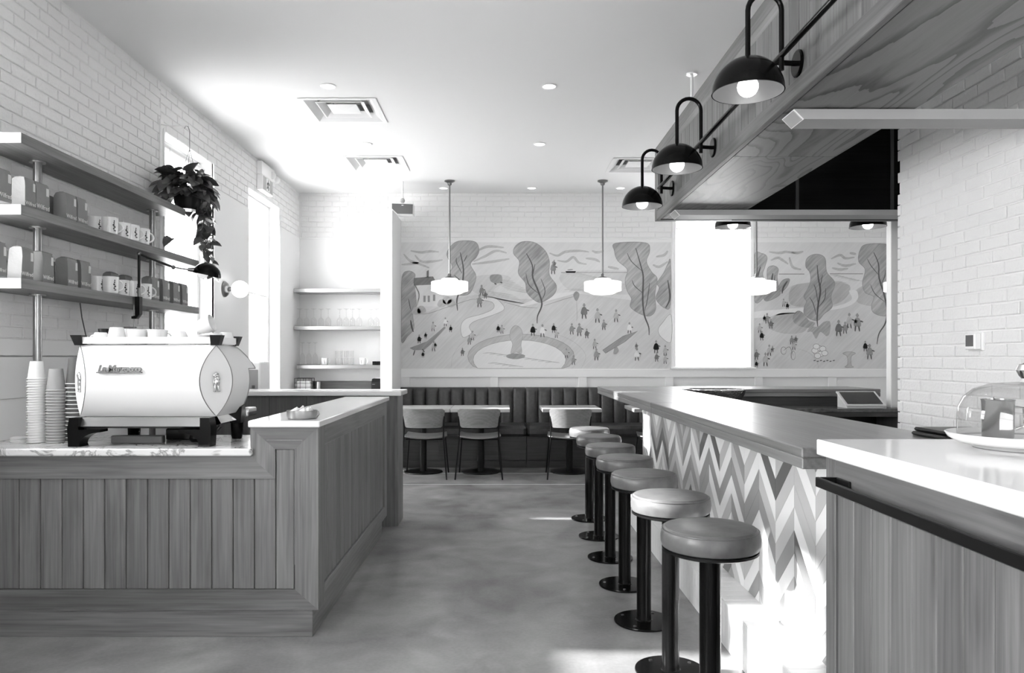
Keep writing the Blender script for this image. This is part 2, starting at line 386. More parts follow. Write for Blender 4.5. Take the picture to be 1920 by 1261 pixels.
# back wall wainscot rails and stiles
zt = Zp(706.6, YB)
wbr = [(-1.316, 5.35, zt, Zp(692, YB))]
for a, b in ((752, 769), (919, 934), (1084.5, 1099.5), (1247, 1262), (1414.5, 1429), (1552, 1567), (1700, 1716)):
    box(Xp(a, YB), Xp(b, YB), YB-.024, YB, .3, zt, c=.002).build('wainscot_stile', M_trim, wb)
box(-1.316, 5.35, YB-.026, YB, zt, Zp(692, YB), c=.003).build('wainscot_rail', M_trim, wb)
box(XL, -1.46, YB-.012, YB, 2.895, 2.915, c=.002).build('plaster_bead', M_trim, wb)
box(-1.316, 5.35, YB-.008, YB, 2.897, 2.913, c=.002).build('plaster_bead', M_trim, wb)

BR = []
def brick_mesh(k):
    rnd = random.Random(k); mb = MB().box(-.5, .5, -.5, .5, -.5, .5); vs = []
    me = MB(); me.v = []; l, h, d = .022, .08, .35
    # a block with a softened, uneven front face (front is +z of the unit block)
    back = [(-.5, -.5), (.5, -.5), (.5, .5), (-.5, .5)]
    v = [(x, y, -.5) for x, y in back]+[(x, y, .15) for x, y in back]
    n = 6; top = []
    for (x, y) in [(-.5+l, -.5+h), (0, -.5+h), (.5-l, -.5+h), (.5-l, .5-h), (0, .5-h), (-.5+l, .5-h)]:
        top.append((x+rnd.uniform(-.008, .008), y+rnd.uniform(-.035, .035), .5+rnd.uniform(-.12, .0)))
    v += top
    f = [(0, 3, 2, 1), (0, 1, 5, 4), (1, 2, 6, 5), (2, 3, 7, 6), (3, 0, 4, 7), (4, 5, 10, 9, 8) if 0 else (4, 5, 10, 9), (8, 4, 9), (5, 6, 11, 10), (6, 7, 13, 12), (6, 12, 11), (7, 4, 8, 13), (8, 9, 12, 13), (9, 10, 11, 12)]
    m = bpy.data.meshes.new('brick'); m.from_pydata(v, [], f); m.materials.append(M_brick); m.shade_smooth(); m.set_sharp_from_angle(angle=.9); return m
BRM = [brick_mesh(k) for k in range(6)]
def bricks(parent, plane, face, inward, u0, u1, v0, v1, holes, limit, vis):
    CO = .0677; items = []
    nr = int((v1-v0)/CO+.5)
    for r in range(nr):
        za = v0+r*CO+.0035; zb = min(v0+(r+1)*CO-.0035, v1)
        if zb-za < .02: continue
        u = u0-(.1065 if r % 2 else 0)-.02*random.random()
        while u < u1:
            ln = .203+random.uniform(-.006, .006); a, b = max(u+.0035, u0), min(u+ln+.008-.0035, u1); segs = [(a, b)]
            for h in holes:
                if h[2] < (za+zb)/2 < h[3]:
                    ns = []
                    for (p, q) in segs:
                        if q <= h[0] or p >= h[1]: ns.append((p, q)); continue
                        if p < h[0]: ns.append((p, h[0]))
                        if q > h[1]: ns.append((h[1], q))
                    segs = ns
            for (p, q) in segs:
                if q-p > .03: items.append((p, q, za, zb))
            u += ln+.008
    def key(it):
        um, vm = (it[0]+it[1])/2, (it[2]+it[3])/2
        x, y = (face, um) if plane == 'x' else (um, face)
        if y < .3: return 1e9
        px, py = 941+x*1400/y, 670-(vm-CZ)*1400/y
        if not (0 <= px <= 1920 and -8 <= py <= 1261) or not vis(px, py): return 1e6+y
        return y
    items.sort(key=key); rest = MB()
    for i, (p, q, za, zb) in enumerate(items):
        d = REC+random.uniform(-.001, .0025); um, vm = (p+q)/2, (za+zb)/2
        if plane == 'x':
            M = Matrix(((0, 0, inward*d*1, face-inward*d/2+inward*.001), (q-p, 0, 0, um), (0, zb-za, 0, vm), (0, 0, 0, 1)))
        else:
            M = Matrix(((q-p, 0, 0, um), (0, 0, inward*d, face-inward*d/2), (0, zb-za, 0, vm), (0, 0, 0, 1)))
        if i < limit and key(items[i]) < 1e6:
            o = bpy.data.objects.new('brick', random.choice(BRM)); C.objects.link(o); o.parent = parent
            o.matrix_local = Matrix.Translation(-WL[parent]) @ M
        else:
            bmx = BRM[i % 6]; n = len(rest.v)
            rest.v += [tuple(M @ v.co) for v in bmx.vertices]; rest.f += [tuple(k+n for k in pl.vertices) for pl in bmx.polygons]
    if rest.v:
        o = rest.build('brick_courses', M_brick, parent); o['kind'] = 'stuff'
bricks(wl, 'x', XL, 1, 1.2, W1[0]-.035, 1.452, ZC, [(W0[0]-.02, W0[1]+.02, W0[2], W0[3]+.02)], 230, lambda x, y: True)
bricks(wl, 'x', XL, 1, W1[0]-.035, YB-.02, 2.915, ZC, [(W1[0]-.05, W1[1]+.02, 0, W1[3]+.02), (D1[0]-.03, D1[1]+.03, 0, D1[3]+.02)], 70, lambda x, y: True)
bricks(wb, 'y', YB, -1, XL+.02, 5.3, 2.915, ZC, [(WB[0]-.05, WB[1]+.05, 0, WB[3]+.04), (-1.45, -1.33, 0, 3.14)], 295, lambda x, y: x < 1240 or (y > 410 and x < 1660))
bricks(wr, 'x', XR, -1, .4, 4.66, 0.2, ZC, [], 295, lambda x, y: x > 1675 and (y < 208 or y > 245) and y < 825)

# windows, back door
def window(n, axis, face, o, sgn, sashes, film=0):
    """frame, panes, sill; axis x = in the left wall, y = in the back wall"""
    a, b, c, d = o; t = .055
    def bx(u0, u1, v0, v1, d0, d1, ch=.004):
        return box(min(face+sgn*d0, face+sgn*d1), max(face+sgn*d0, face+sgn*d1), u0, u1, v0, v1, c=ch) if axis == 'x' else box(u0, u1, min(face+sgn*d0, face+sgn*d1), max(face+sgn*d0, face+sgn*d1), v0, v1, c=ch)
    root = sroot(n, (face, (a+b)/2, c) if axis == 'x' else ((a+b)/2, face, c))
    for (u0, u1, v0, v1) in ((a, a+t, c, d), (b-t, b, c, d), (a+t, b-t, d-t, d), (a+t, b-t, c, c+t)):
        bx(u0, u1, v0, v1, .13, .2).build('window_frame', M_trim, root)
    zs = [c+t]+[c+t+(d-c-2*t)*q for q in sashes]+[d-t]
    for i in range(len(zs)-1):
        bx(a+t, b-t, zs[i], zs[i+1], .162, .166, 0).build('pane', M_glass, root)
        if i: bx(a+t, b-t, zs[i]-.02, zs[i]+.02, .14, .19).build('glazing_bar', M_trim, root)
    return root, bx
r0, bx0 = window('window_1', 'x', XL, W0, -1, [.5])
bx0(W0[0]-.04, W0[1]+.04, W0[2]-.03, W0[2], -.03, .13).build('window_sill', M_trim, r0)
r1, bx1 = window('window_2', 'x', XL, W1, -1, [])
bx1(W1[0]-.06, W1[0]-.003, W1[2], W1[3]+.06, -.012, .02).build('window_casing', M_trim, r1)
bx1(W1[0]-.02, W1[0]-.004, W1[2], W1[3], -.022, -.012).build('casing_bead', M_trim, r1)
bx1(W1[1]+.0, W1[1]+.02, W1[2], W1[3], -.004, .02).build('window_casing', M_trim, r1)
bx1(W1[0]-.06, W1[1]+.02, W1[2]-.04, W1[2], -.03, .13).build('window_sill', M_trim, r1)
box(XL-.161, XL-.159, W1[0]+.055, 6.26, W1[2]+.055, W1[3]-.055).build('added_sun_film', M_film, r1)  # added sheet; the gap beside it narrows the sun strip
box(XL-.161, XL-.159, 6.46, W1[1]-.055, W1[2]+.055, W1[3]-.055).build('added_sun_film', M_film, r1)  # second added sheet, far side of the sun gap
MB().tube([(XL-.05, 6.05, 1.5), (XL-.05, 6.05, 3.05)], .003, 6).build('blind_cord', M_greyp, r1)
MB().lathe([(.03, 0), (.03, .9)], (XL-.08, W1[0]+.06, 3.05), 12, Matrix.Rotation(-PI/2, 3, 'X')).build('rolled_blind', M_trim, r1)
window('window_4', 'x', XL, W00, -1, [.5])
window('window_5', 'y', -2.8, WF, -1, [.5])
rb, bxb = window('window_3', 'y', YB, WB, 1, [])
for (u0, u1) in ((WB[0]-.04, WB[0]), (WB[1], WB[1]+.05)):
    bxb(u0, u1, WB[2], WB[3]+.06, -.016, .02).build('window_casing', M_trim, rb)
bxb(WB[0], WB[1], WB[3], WB[3]+.06, -.016, .02).build('window_casing', M_trim, rb)
bxb(WB[0]-.07, WB[1]+.07, WB[2]-.03, WB[2], -.04, .1).build('window_sill', M_trim, rb)
dr = sroot('door_1', (XL-.1, (D1[0]+D1[1])/2, 0))
for (u0, u1, v0, v1) in ((D1[0], D1[0]+.07, 0, D1[3]), (D1[1]-.07, D1[1], 0, D1[3]), (D1[0]+.07, D1[1]-.07, D1[3]-.07, D1[3]), (D1[0]+.07, D1[1]-.07, 0, .2), (D1[0]+.07, D1[1]-.07, 2.055, 2.075)):
    box(XL-.2, XL-.13, u0, u1, v0, v1, c=.004).build('door_frame', M_trim, dr)
box(XL-.168, XL-.164, D1[0]+.07, D1[1]-.07, 2.075, D1[3]-.07).build('pane', M_glass, dr)
box(XL-.168, XL-.164, D1[0]+.07, D1[1]-.07, .2, 2.05).build('pane', M_glass, dr)
box(XL-.162, XL-.160, D1[0]+.07, D1[1]-.07, .2, 2.05).build('added_sun_film', M_film, dr)  # added to keep direct sun off the floor by the door
MB().tube([(XL-.12, D1[0]+.11, 1.0), (XL-.08, D1[0]+.11, 1.0), (XL-.08, D1[0]+.11, 1.3), (XL-.12, D1[0]+.11, 1.3)], .01).build('door_handle', M_steel, dr)
# cafe curtain on the back window
cz = Zp(431, YB-.06); cu = thing('curtain', 'white sheer curtain hung on rings across the bright back window', 'curtain', ((WB[0]+WB[1])/2, YB-.03, WB[2]+.02))
for (x0, x1) in ((WB[0]+.01, 2.735), (2.765, WB[1]-.01)):
    n = 60; v = []; f = []
    for i in range(n+1):
        x = x0+(x1-x0)*i/n; y = YB-.03+.008*math.sin(i*1.05)
        v += [(x, y, WB[2]+.03), (x, y, cz)]
    f = [(2*i, 2*i+2, 2*i+3, 2*i+1) for i in range(n)]
    MB().add(v, f).build('curtain_panel', M_sheer, cu)
MB().tube([(WB[0]+.0, YB-.03, cz+.02), (WB[1], YB-.03, cz+.02)], .006).build('curtain_rod', M_nickel, cu)
for i in range(14):
    x = WB[0]+.04+i*.069
    MB().tube([(x, YB-.03+.012*math.cos(t*PI/4), cz+.014+.014*math.sin(t*PI/4)) for t in range(9)], .0025, 5).build('curtain_ring', M_nickel, cu)

# ------------------------------------------------------------------ bulkhead over the bar
BX0, BX1, BZ0, BZ1, BYE = 1.20, 1.78, 2.417, 2.985, 5.79
bh = thing('bulkhead', 'oak clad bulkhead hung from the ceiling above the bar', 'bulkhead', (1.49, 3.5, BZ0))
box(BX0+.03, BX1, .4, 5.75, BZ0+.02, BZ1-.01).build('core', M_groove, bh, smooth=False)
y = .42
while y < BYE-.06:
    y2 = min(y+.105, BYE-.055)
    box(BX0+.012, BX0+.03, y+.0012, y2-.0012, BZ0+.072, BZ1-.09, c=.003).build('plank', M_wz, bh); y += .105
box(BX0, BX0+.03, .4, BYE, BZ0, BZ0+.072, c=.003).build('bottom_rail', M_wy, bh)
box(BX0, BX0+.03, .4, BYE, BZ1-.09, BZ1, c=.003).build('top_rail', M_wy, bh)
MB().prism([(BX0+.012, BZ1-.125), (BX0, BZ1-.09), (BX0+.02, BZ1-.09)], 'xz', .4, BYE-.06).build('rail_bevel', M_wy, bh)
box(BX0, BX0+.03, BYE-.055, BYE, BZ0+.072, BZ1-.09, c=.003).build('end_stile', M_wz, bh)
for (a, b) in ((.4, 2.12), (2.124, 3.98), (3.984, 5.78)):
    box(BX0+.035, BX1, a, b, BZ0+.004, BZ0+.02, c=.001).build('underside_panel', M_ven, bh)
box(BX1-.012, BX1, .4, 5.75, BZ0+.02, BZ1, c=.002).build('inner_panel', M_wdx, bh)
# far return of the bulkhead
box(BX0, 3.75, 5.79, 5.86, BZ0, BZ1, c=.003).build('return_panel', M_wx, bh)
dp = struct(box(BX1+.001, 3.75, 5.745, 5.785, BZ0-.005, ZC-.001).build('wall_bar_bulkhead', M_black_panel, smooth=False))
for x in (2.27, 3.0):
    box(x-.012, x+.012, 5.735, 5.745, BZ0, ZC-.001).build('batten', plain('grey_batten', .035, .5), dp, smooth=False)
for (x, y) in ((1.434, 5.64), (1.434, 3.2)):
    o = MB().tube([(x, y, BZ1-.01), (x, y, ZC-.004)], .011, 8).build('hanger_rod', M_white, bh)
    MB().lathe([(.04, ZC-.012), (.04, ZC-.001)], (x, y, 0), 16).build('ceiling_plate', M_white, o)
# two pale metal channels crossing below the bulkhead
def channel(y0, y1, z0, z1, xt, xb, x1, label):
    """shallow channel against the underside, its left end cut at a slant"""
    c = thing('ceiling_channel', label, 'channel', (xt, (y0+y1)/2, z0), 'channels under the bulkhead')
    v = [(xb, y0, z0), (xb, y1, z0), (xt, y1, z1), (xt, y0, z1), (x1, y0, z0), (x1, y1, z0), (x1, y1, z1), (x1, y0, z1)]
    MB().add(v, [(0, 3, 2, 1), (4, 5, 6, 7), (0, 1, 5, 4), (2, 3, 7, 6), (0, 4, 7, 3), (1, 2, 6, 5)]).build('profile', M_chan, c, smooth=False)
    def cap(k, d, nm, mt):
        ym = (y0+y1)/2; q = []
        for dd in (0, d):
            for (y, t) in ((y0, 0), (y1, 0), (y1, 1), (y0, 1)):
                yy = ym+(y-ym)*k; tt = .5+(t-.5)*k
                q.append((xb+(xt-xb)*tt-dd, yy, z0+(z1-z0)*tt-dd))
        MB().add(q, [(0, 1, 2, 3), (7, 6, 5, 4), (0, 4, 5, 1), (1, 5, 6, 2), (2, 6, 7, 3), (3, 7, 4, 0)]).build(nm, mt, c, smooth=False)
    cap(1.0, .0015, 'end_cap', M_white); cap(.88, .003, 'cap_face', M_chan)
M_chan = plain('grey_channel', .36, .5)
channel(3.205, 3.342, 2.373, 2.4165, 1.254, 1.297, 2.46, 'pale metal channel under the bulkhead, the nearer of the two')
channel(5.387, 5.56, 2.378, 2.4165, 1.249, 1.285, 3.6, 'pale metal channel under the far end of the bulkhead, above the window')

# ------------------------------------------------------------------ left coffee counter
FY = 3.60; SX = -.885
lc = thing('coffee_counter', 'oak plank clad coffee counter below the espresso machine', 'counter', (-1.5, 4.2, 0))
box(XL+.03, SX-.07, FY+.024, 4.20, .136, .876).build('carcass', M_groove, lc, smooth=False)
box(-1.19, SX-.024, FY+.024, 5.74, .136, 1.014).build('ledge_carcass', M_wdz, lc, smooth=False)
# toe boards
box(XL+.03, SX-.03, FY+.012, FY+.03, 0, .134, c=.002).build('toe_board', M_wx, lc)
box(SX-.048, SX-.03, FY+.03, 5.70, 0, .134, c=.002).build('toe_board', M_wy, lc)
# front frame
z1b, z0b = .766, .232
def frame_poly(pts, nm, mt, y0=FY, y1=FY+.022): return MB().prism(pts, 'xz', y0, y1).build(nm, mt, lc, ang=.3)
xA, xB, xC, xD = -1.213, -1.093, -1.003, SX
frame_poly([(XL+.03, .876), (xA, .876), (xB, z1b), (XL+.03, z1b)], 'top_rail', M_wx)
frame_poly([(xA, .876), (xA, 1.014), (xB, .908), (xB, z1b)], 'riser_stile', M_wz)
frame_poly([(xA, 1.014), (xD, 1.014), (xC+.005, .908), (xB, .908)], 'upper_rail', M_wx)
frame_poly([(xD, 1.014), (xC+.005, .908), (xC+.005, z0b), (xD, .134)], 'corner_stile', M_wz)
frame_poly([(XL+.03, z0b), (xC+.005, z0b), (xD, .134), (XL+.03, .134)], 'bottom_rail', M_wx)
# splayed inner moulding
MB().add([(-1.136, FY-.001, .954), (-.962, FY-.001, .954), (xC, FY+.014, .910), (xB, FY+.014, .910)], [(0, 1, 2, 3)]).add([(-.962, FY-.001, .954), (xC+.006, FY-.001, .35), (xC-.001, FY+.014, .35), (xC-.001, FY+.014, .910)], [(0, 1, 2, 3)]).build('splayed_trim', wood('pale_oak', 'z', .28, .4), lc, smooth=False)
x = xC
first = True
while x > XL+.05:
    x2 = max(x-.1035, XL+.03) if not first else xB
    box(x2+.0014, x-.0014, FY+.010, FY+.02, z0b, .908 if first else z1b, c=.003).build('plank', M_wz, lc); x = x2; first = False
# side frame along the aisle
box(SX-.022, SX-.0003, FY+.0225, FY+.13, .134, 1.014, c=.002).build('side_stile', M_wz, lc)
box(SX-.022, SX, 5.63, 5.75, .134, 1.014, c=.002).build('side_stile', M_wz, lc)
box(SX-.022, SX, FY+.13, 5.63, .915, 1.014, c=.002).build('side_rail', M_wy, lc)
box(SX-.022, SX, FY+.13, 5.63, .134, .225, c=.002).build('side_rail', M_wy, lc)
y = FY+.13
while y < 5.62:
    y2 = min(y+.1035, 5.63)
    box(SX-.02, SX-.010, y+.0014, y2-.0014, .225, .915, c=.003).build('plank', M_wz, lc); y = y2
tag(box(XL+.005, -1.2, FY-.03, 4.22, .878, .914, c=.006).build('marble_worktop', M_marble, loc=(-1.9, 3.9, .878)), 'veined marble worktop under the espresso machine and paper cups', 'worktop')
tag(box(-1.215, SX+.013, FY-.03, 5.79, 1.016, 1.047, c=.004).build('quartz_ledge', M_stone, loc=(-1.04, 4.7, 1.016)), 'white quartz ledge top running back beside the aisle', 'worktop')
# far half-height counter
fc = thing('rear_counter', 'oak half-height counter standing across behind the coffee bar', 'counter', (-1.7, 6.1, 0))
box(XL+.02, -.85, 5.99, 6.28, 0, 1.045).build('core', M_groove, fc, smooth=False)
x = -.96
while x > XL+.05:
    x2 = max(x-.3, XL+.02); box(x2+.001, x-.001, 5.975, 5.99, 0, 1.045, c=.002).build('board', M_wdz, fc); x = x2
box(-.96, -.865, 5.97, 5.99, 0, 1.045, c=.002).build('front_stile', M_wz, fc)
MB().lathe([(.03, 0), (.03, 1.045)], (-.862, 6.0, 0), 12).build('rounded_corner', M_wz, fc)
box(-.85, -.832, 6.0, 6.28, 0, 1.045, c=.002).build('end_panel', M_wz, fc)
box(XL+.02, -.85, 6.28, 6.295, 0, 1.045, c=.002).build('rear_board', M_wx, fc)
tag(box(XL+.005, -.80, 5.93, 6.33, 1.045, 1.083, c=.005).build('quartz_worktop', M_stone, loc=(-1.7, 6.1, 1.045)), 'white quartz top of the far half-height counter', 'worktop')

# ------------------------------------------------------------------ bar
TX, LX, LZ, BY0, BY1 = 1.195, 1.04, .215, 2.30, 6.34
bar = thing('bar_counter', 'bar front with chevron tiles and a white tiled foot ledge', 'bar', (1.4, 4.4, 0))
box(TX+.008, 1.50, BY0, BY1, 0, .998).build('core', M_mid, bar, smooth=False)
box(LX+.008, TX+.008, BY0, BY1, 0, LZ-.008).build('ledge_core', M_mid, bar, smooth=False)
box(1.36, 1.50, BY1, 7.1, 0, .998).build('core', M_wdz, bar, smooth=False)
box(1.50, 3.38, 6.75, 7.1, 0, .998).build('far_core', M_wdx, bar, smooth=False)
box(TX+.002, TX+.2, BY1, BY1+.012, 0, .998, c=.002).build('end_panel', M_white, bar)
def clip(poly, ax, lim, keep_less):
    out = []
    for i in range(len(poly)):
        a, b = poly[i], poly[(i+1) % len(poly)]
        ia = (a[ax] <= lim) == keep_less or abs(a[ax]-lim) < 1e-9; ib = (b[ax] <= lim) == keep_less or abs(b[ax]-lim) < 1e-9
        if ia: out.append(a)
        if ia != ib:
            t = (lim-a[ax])/(b[ax]-a[ax]); out.append(tuple(a[k]+(b[k]-a[k])*t for k in (0, 1)))
    return out
HW, HH = .209, .094; rs = random.Random(21); k = -4
prev = {}
while 3.053+k*HW < BY1:
    ya = 3.053+k*HW; yb = ya+HW; apex_at_a = (k % 2 == 0)
    dz = HW*.96
    for r in range(-3, 11):
        z = 1.02-r*HH; g = .0011
        za, zb_ = (z, z-dz) if apex_at_a else (z-dz, z)
        poly = [(ya+g, za-g), (yb-g, zb_-g), (yb-g, zb_-HH+g), (ya+g, za-HH+g)]
        for ax, lim, less in ((1, .997, True), (1, LZ+.001, False), (0, BY1, True), (0, BY0, False)):
            poly = clip(poly, ax, lim, less) if poly else poly
        if len(poly) < 3: continue
        area = abs(sum(poly[i][0]*poly[(i+1) % len(poly)][1]-poly[(i+1) % len(poly)][0]*poly[i][1] for i in range(len(poly))))/2
        if area < .0004: continue
        # neighbours in one chevron often share a shade
        sh = prev.get((k-1, r)) if (rs.random() < .38 and (k-1, r) in prev) else rs.choices([0, 1, 2, 3], [.36, .32, .2, .12])[0]
        if prev.get((k, r-1)) == sh: sh = rs.choice([0, 1, 2]) if sh else rs.choice([1, 2, 1])
        prev[(k, r)] = sh
        MB().prism(poly, 'yz', TX, TX+.008).build('chevron_tile', M_tile[sh], bar, smooth=False)
    k += 1
y = BY0
while y < BY1-.01:
    y2 = min(y+.0705, BY1)
    box(LX, TX+.006, y+.001, y2-.001, LZ-.008, LZ, c=.0015).build('ledge_tile', M_ledge, bar)
    box(LX, LX+.008, y+.001, y2-.001, 0, LZ-.009, c=.0015).build('ledge_tile', M_ledge, bar); y = y2
bt = thing('bar_worktop', 'thick oak bar top with a glossy finish, turning at the far end', 'bar top', (1.27, 4.7, 1.0))
for (a, b) in ((2.34, 4.71), (4.712, 7.35)):
    box(.94, 1.59, a, b, 1.035, 1.067, c=.004).build('top_board', M_top, bt)
    box(.942, 1.585, a+.001, b-.001, 1.0, 1.0345, c=.003).build('edge_board', M_top, bt)
box(1.592, 3.40, 6.70, 7.35, 1.035, 1.067, c=.004).build('top_board', M_topx, bt)
box(1.592, 3.40, 6.702, 7.348, 1.0, 1.0345, c=.003).build('edge_board', M_topx, bt)
# service surface behind the far leg
bb = thing('back_bar_unit', 'dark low work counter with open shelving inside the bar', 'counter', (2.5, 6.5, 0))
box(1.62, 3.42, 6.28, 6.74, .89, .92, c=.003).build('worktop', plain('dark_stone', .1, .2, var=.4, bscale=20), bb)
box(3.36, 3.42, 6.3, 6.74, 0, .89, c=.002).build('side_panel', M_wdz, bb)
box(1.62, 1.66, 6.3, 6.74, 0, .89, c=.002).build('side_panel', M_wdz, bb)
box(1.66, 3.36, 6.3, 6.34, .85, .89, c=.002).build('front_rail', M_wdx, bb)
box(1.66, 3.36, 6.70, 6.74, 0, .89).build('rear_panel', M_black, bb, smooth=False)
box(1.66, 3.36, 6.32, 6.70, .45, .47, c=.002).build('shelf', M_wdx, bb)
pst = tag(box(3.325, 3.40, 6.38, 6.46, .921, ZC-.002, c=.004).build('white_post', M_trim, loc=(3.36, 6.42, .921)), 'white square post rising from the end of the bar work counter', 'post')
# bowl, tablet
bw = thing('hammered_bowl', 'large hammered dark metal bowl behind the bar top corner', 'bowl', (1.865, 6.49, .92))
MB().lathe([(.0, .921), (.13, .922), (.19, .96), (.232, 1.03), (.245, 1.072), (.238, 1.072), (.225, 1.03), (.18, .965), (.12, .93), (0, .928)], (1.865, 6.49, 0), 40).build('vessel', M_dsteel, bw)
MB().lathe([(.238, 1.07), (.252, 1.072), (.252, 1.08), (.238, 1.08), (.238, 1.07)], (1.865, 6.49, 0), 40).build('rim', M_chrome, bw)
tb = thing('tablet', 'tablet till on a wedge stand beside the white post', 'tablet', (3.03, 6.4, .92))
MB().prism([(6.33, .921), (6.52, .921), (6.52, 1.04), (6.335, .935)], 'yz', 2.93, 3.24).build('stand', M_corner, tb, ang=.3)
q = [(6.325, .937), (6.52, 1.048), (6.516, 1.056), (6.321, .945)]
MB().prism(q, 'yz', 2.915, 3.255).build('bezel', M_white, tb, ang=.3)
MB().prism([(6.337, .9561), (6.502, 1.0498), (6.501, 1.0518), (6.336, .9581)], 'yz', 2.935, 3.235).build('screen', M_screen, tb, ang=.3)
mn = thing('menu_stack', 'two black menu covers stacked at the inner edge of the bar top', 'menus', (1.55, 2.62, 1.067))
box(1.50, 1.72, 2.52, 2.74, 1.068, 1.082, c=.006).build('cover', M_black, mn); box(1.515, 1.73, 2.53, 2.75, 1.082, 1.096, c=.006).build('cover', M_black, mn)

# ------------------------------------------------------------------ service counter at the right
sv = thing('service_counter', 'oak plank clad service counter with a long black handrail, nearest on the right', 'counter', (1.3, 1.4, 0))
box(.975, 1.74, .5, 2.19, 0, 1.06).build('carcass', M_mid, sv, smooth=False)
box(.955, .98, 2.14, 2.20, 0, 1.06, c=.002).build('corner_stile', M_wz, sv)
box(.955, .98, .5, 2.14, .958, 1.06, c=.002).build('top_rail', M_wy, sv)
y = 2.14
while y > .6:
    box(.962, .976, y-.0972+.0014, y-.0014, .0, .957, c=.003).build('plank', M_wz, sv); y -= .0972
box(.98, 1.74, 2.19, 2.2, 0, 1.06, c=.002).build('end_panel', M_wz, sv)
h = box(.893, .905, .6, 2.128, .983, 1.0105, c=.002).build('handrail', M_black, sv)
box(.905, .955, 2.116, 2.128, .983, 1.0105, c=.002).build('bracket', M_black, h)
box(.948, .955, 2.04, 2.128, .983, 1.0105, c=.002).build('bracket', M_black, h)
box(.905, .955, .7, .712, .983, 1.0105, c=.002).build('bracket', M_black, h)
tag(box(.935, 1.78, .48, 2.22, 1.062, 1.108, c=.003).build('quartz_slab', M_stone, loc=(1.35, 1.4, 1.062)), 'thick white quartz slab on the service counter', 'worktop')
CX, CY, CT = 1.394, 1.99, 1.108
pl = thing('cake_plate', 'white round cake plate under the glass dome', 'plate', (CX, CY, CT))
MB().lathe([(0, CT+.012), (.1, CT+.012), (.158, CT+.014), (.178, CT+.026), (.186, CT+.038), (.183, CT+.04), (.173, CT+.031), (.155, CT+.022), (0, CT+.02)], (CX, CY, 0), 48).build('dish', M_ceram, pl)
MB().lathe([(.12, CT+.001), (.12, CT+.013), (.112, CT+.013), (.112, CT+.001), (.12, CT+.001)], (CX, CY, 0), 40).build('foot', M_greyp, pl)
gd = thing('glass_cloche', 'clear glass cake dome with a round knob on the white plate', 'cloche', (CX, CY, CT+.024))
z0 = CT+.0235
MB().lathe([(.156, z0), (.157, z0+.05), (.154, z0+.085), (.142, z0+.112), (.118, z0+.134), (.08, z0+.148), (.03, z0+.153), (0, z0+.154)], (CX, CY, 0), 56, cap=False).build('dome', M_dome, gd)
MB().lathe([(.157, z0), (.157, z0+.004), (.153, z0+.004), (.153, z0), (.157, z0)], (CX, CY, 0), 56).build('lip', M_dome, gd)
MB().lathe([(.012, z0+.153), (.008, z0+.163), (.014, z0+.17), (.021, z0+.185), (.015, z0+.2), (0, z0+.205)], (CX, CY, 0), 20).build('knob', M_chrome, gd)
M_beaker = plain('polished_steel', .5, .2, 1)
cr = thing('steel_creamer', 'polished steel beaker standing inside the glass dome', 'beaker', (1.335, 2.01, CT+.021))
MB().lathe([(0, CT+.0225), (.034, CT+.0225), (.037, CT+.03), (.039, CT+.126), (.041, CT+.13), (.038, CT+.13), (.036, CT+.03), (0, CT+.026)], (1.335, 2.01, 0), 28).build('vessel', M_beaker, cr)
MB().tube([(1.375, 2.0, CT+.11), (1.392, 1.99, CT+.108), (1.395, 1.99, CT+.06), (1.376, 2.0, CT+.05)], .004).build('handle', M_chrome, cr)
tag(MB().tube([(1.325, 2.0, CT+.035), (1.312, 1.99, CT+.137)], [.004, .003], 6).build('spoon', M_chrome, loc=(1.33, 2.0, CT+.03)), 'thin spoon handle sticking out of the steel beaker', 'spoon')
th = thing('thermostat', 'white wall thermostat with a grey screen on the brick wall', 'thermostat', (XR, 3.87, 1.40))
box(XR-.012, XR+.006, 3.82, 3.94, 1.385, 1.482, c=.003).build('back_plate', M_white, th)
box(XR-.045, XR-.012, 3.83, 3.915, 1.392, 1.475, c=.004).build('body', M_white, th)
box(XR-.0465, XR-.045, 3.842, 3.903, 1.408, 1.466).build('screen', M_lcd, th)

# ------------------------------------------------------------------ stools
def make_stool(y, label):
    x = .725; s = thing('bar_stool', label, 'stool', (x, y, 0), 'round bar stools along the bar')
    b = MB().lathe([(0, .0005), (.150, .0005), (.152, .006), (.150, .011), (.04, .012), (0, .012)], (x, y, 0), 40).build('base', M_gloss, s)
    for a in range(4):
        MB().lathe([(.008, .0115), (.008, .0145), (.004, .016), (0, .016)], (x+.118*math.cos(a*PI/2+.6), y+.118*math.sin(a*PI/2+.6), 0), 10).build('bolt', M_nickel, b)
    MB().lathe([(.044, .012), (.038, .016), (.0365, .022), (.0365, .672), (.05, .68)], (x, y, 0), 28).build('pole', M_gloss, s)
    MB().lathe([(0, .674), (.15, .674), (.164, .68), (.164, .688), (0, .688)], (x, y, 0), 40).build('seat_plate', M_black, s)
    c = MB().lathe([(0, .688), (.155, .688), (.164, .694), (.169, .71), (.1695, .728), (.167, .745), (.1625, .7535), (.1615, .7555), (.155, .762), (.13, .7665), (.08, .769), (0, .77)], (x, y, 0), 48).build('cushion', M_stool, s)
    MB().lathe([(.1635, .751), (.1655, .753), (.1650, .7555), (.1625, .7565), (.1635, .751)], (x, y, 0), 48).build('seam', M_stool, c)
    return s
st0 = make_stool(2.60, 'round leather bar stool nearest the camera, its seat unlit grey')
SL = ['round leather bar stool second from the front, its seat whitened by sunlight', 'round leather bar stool third from the front, counting from the nearest',
      'round leather bar stool in the middle of the row of seven', 'round leather bar stool third from the far end of the row', 'round leather bar stool second from the far end of the row',
      'round leather bar stool farthest along the bar, near the benches']
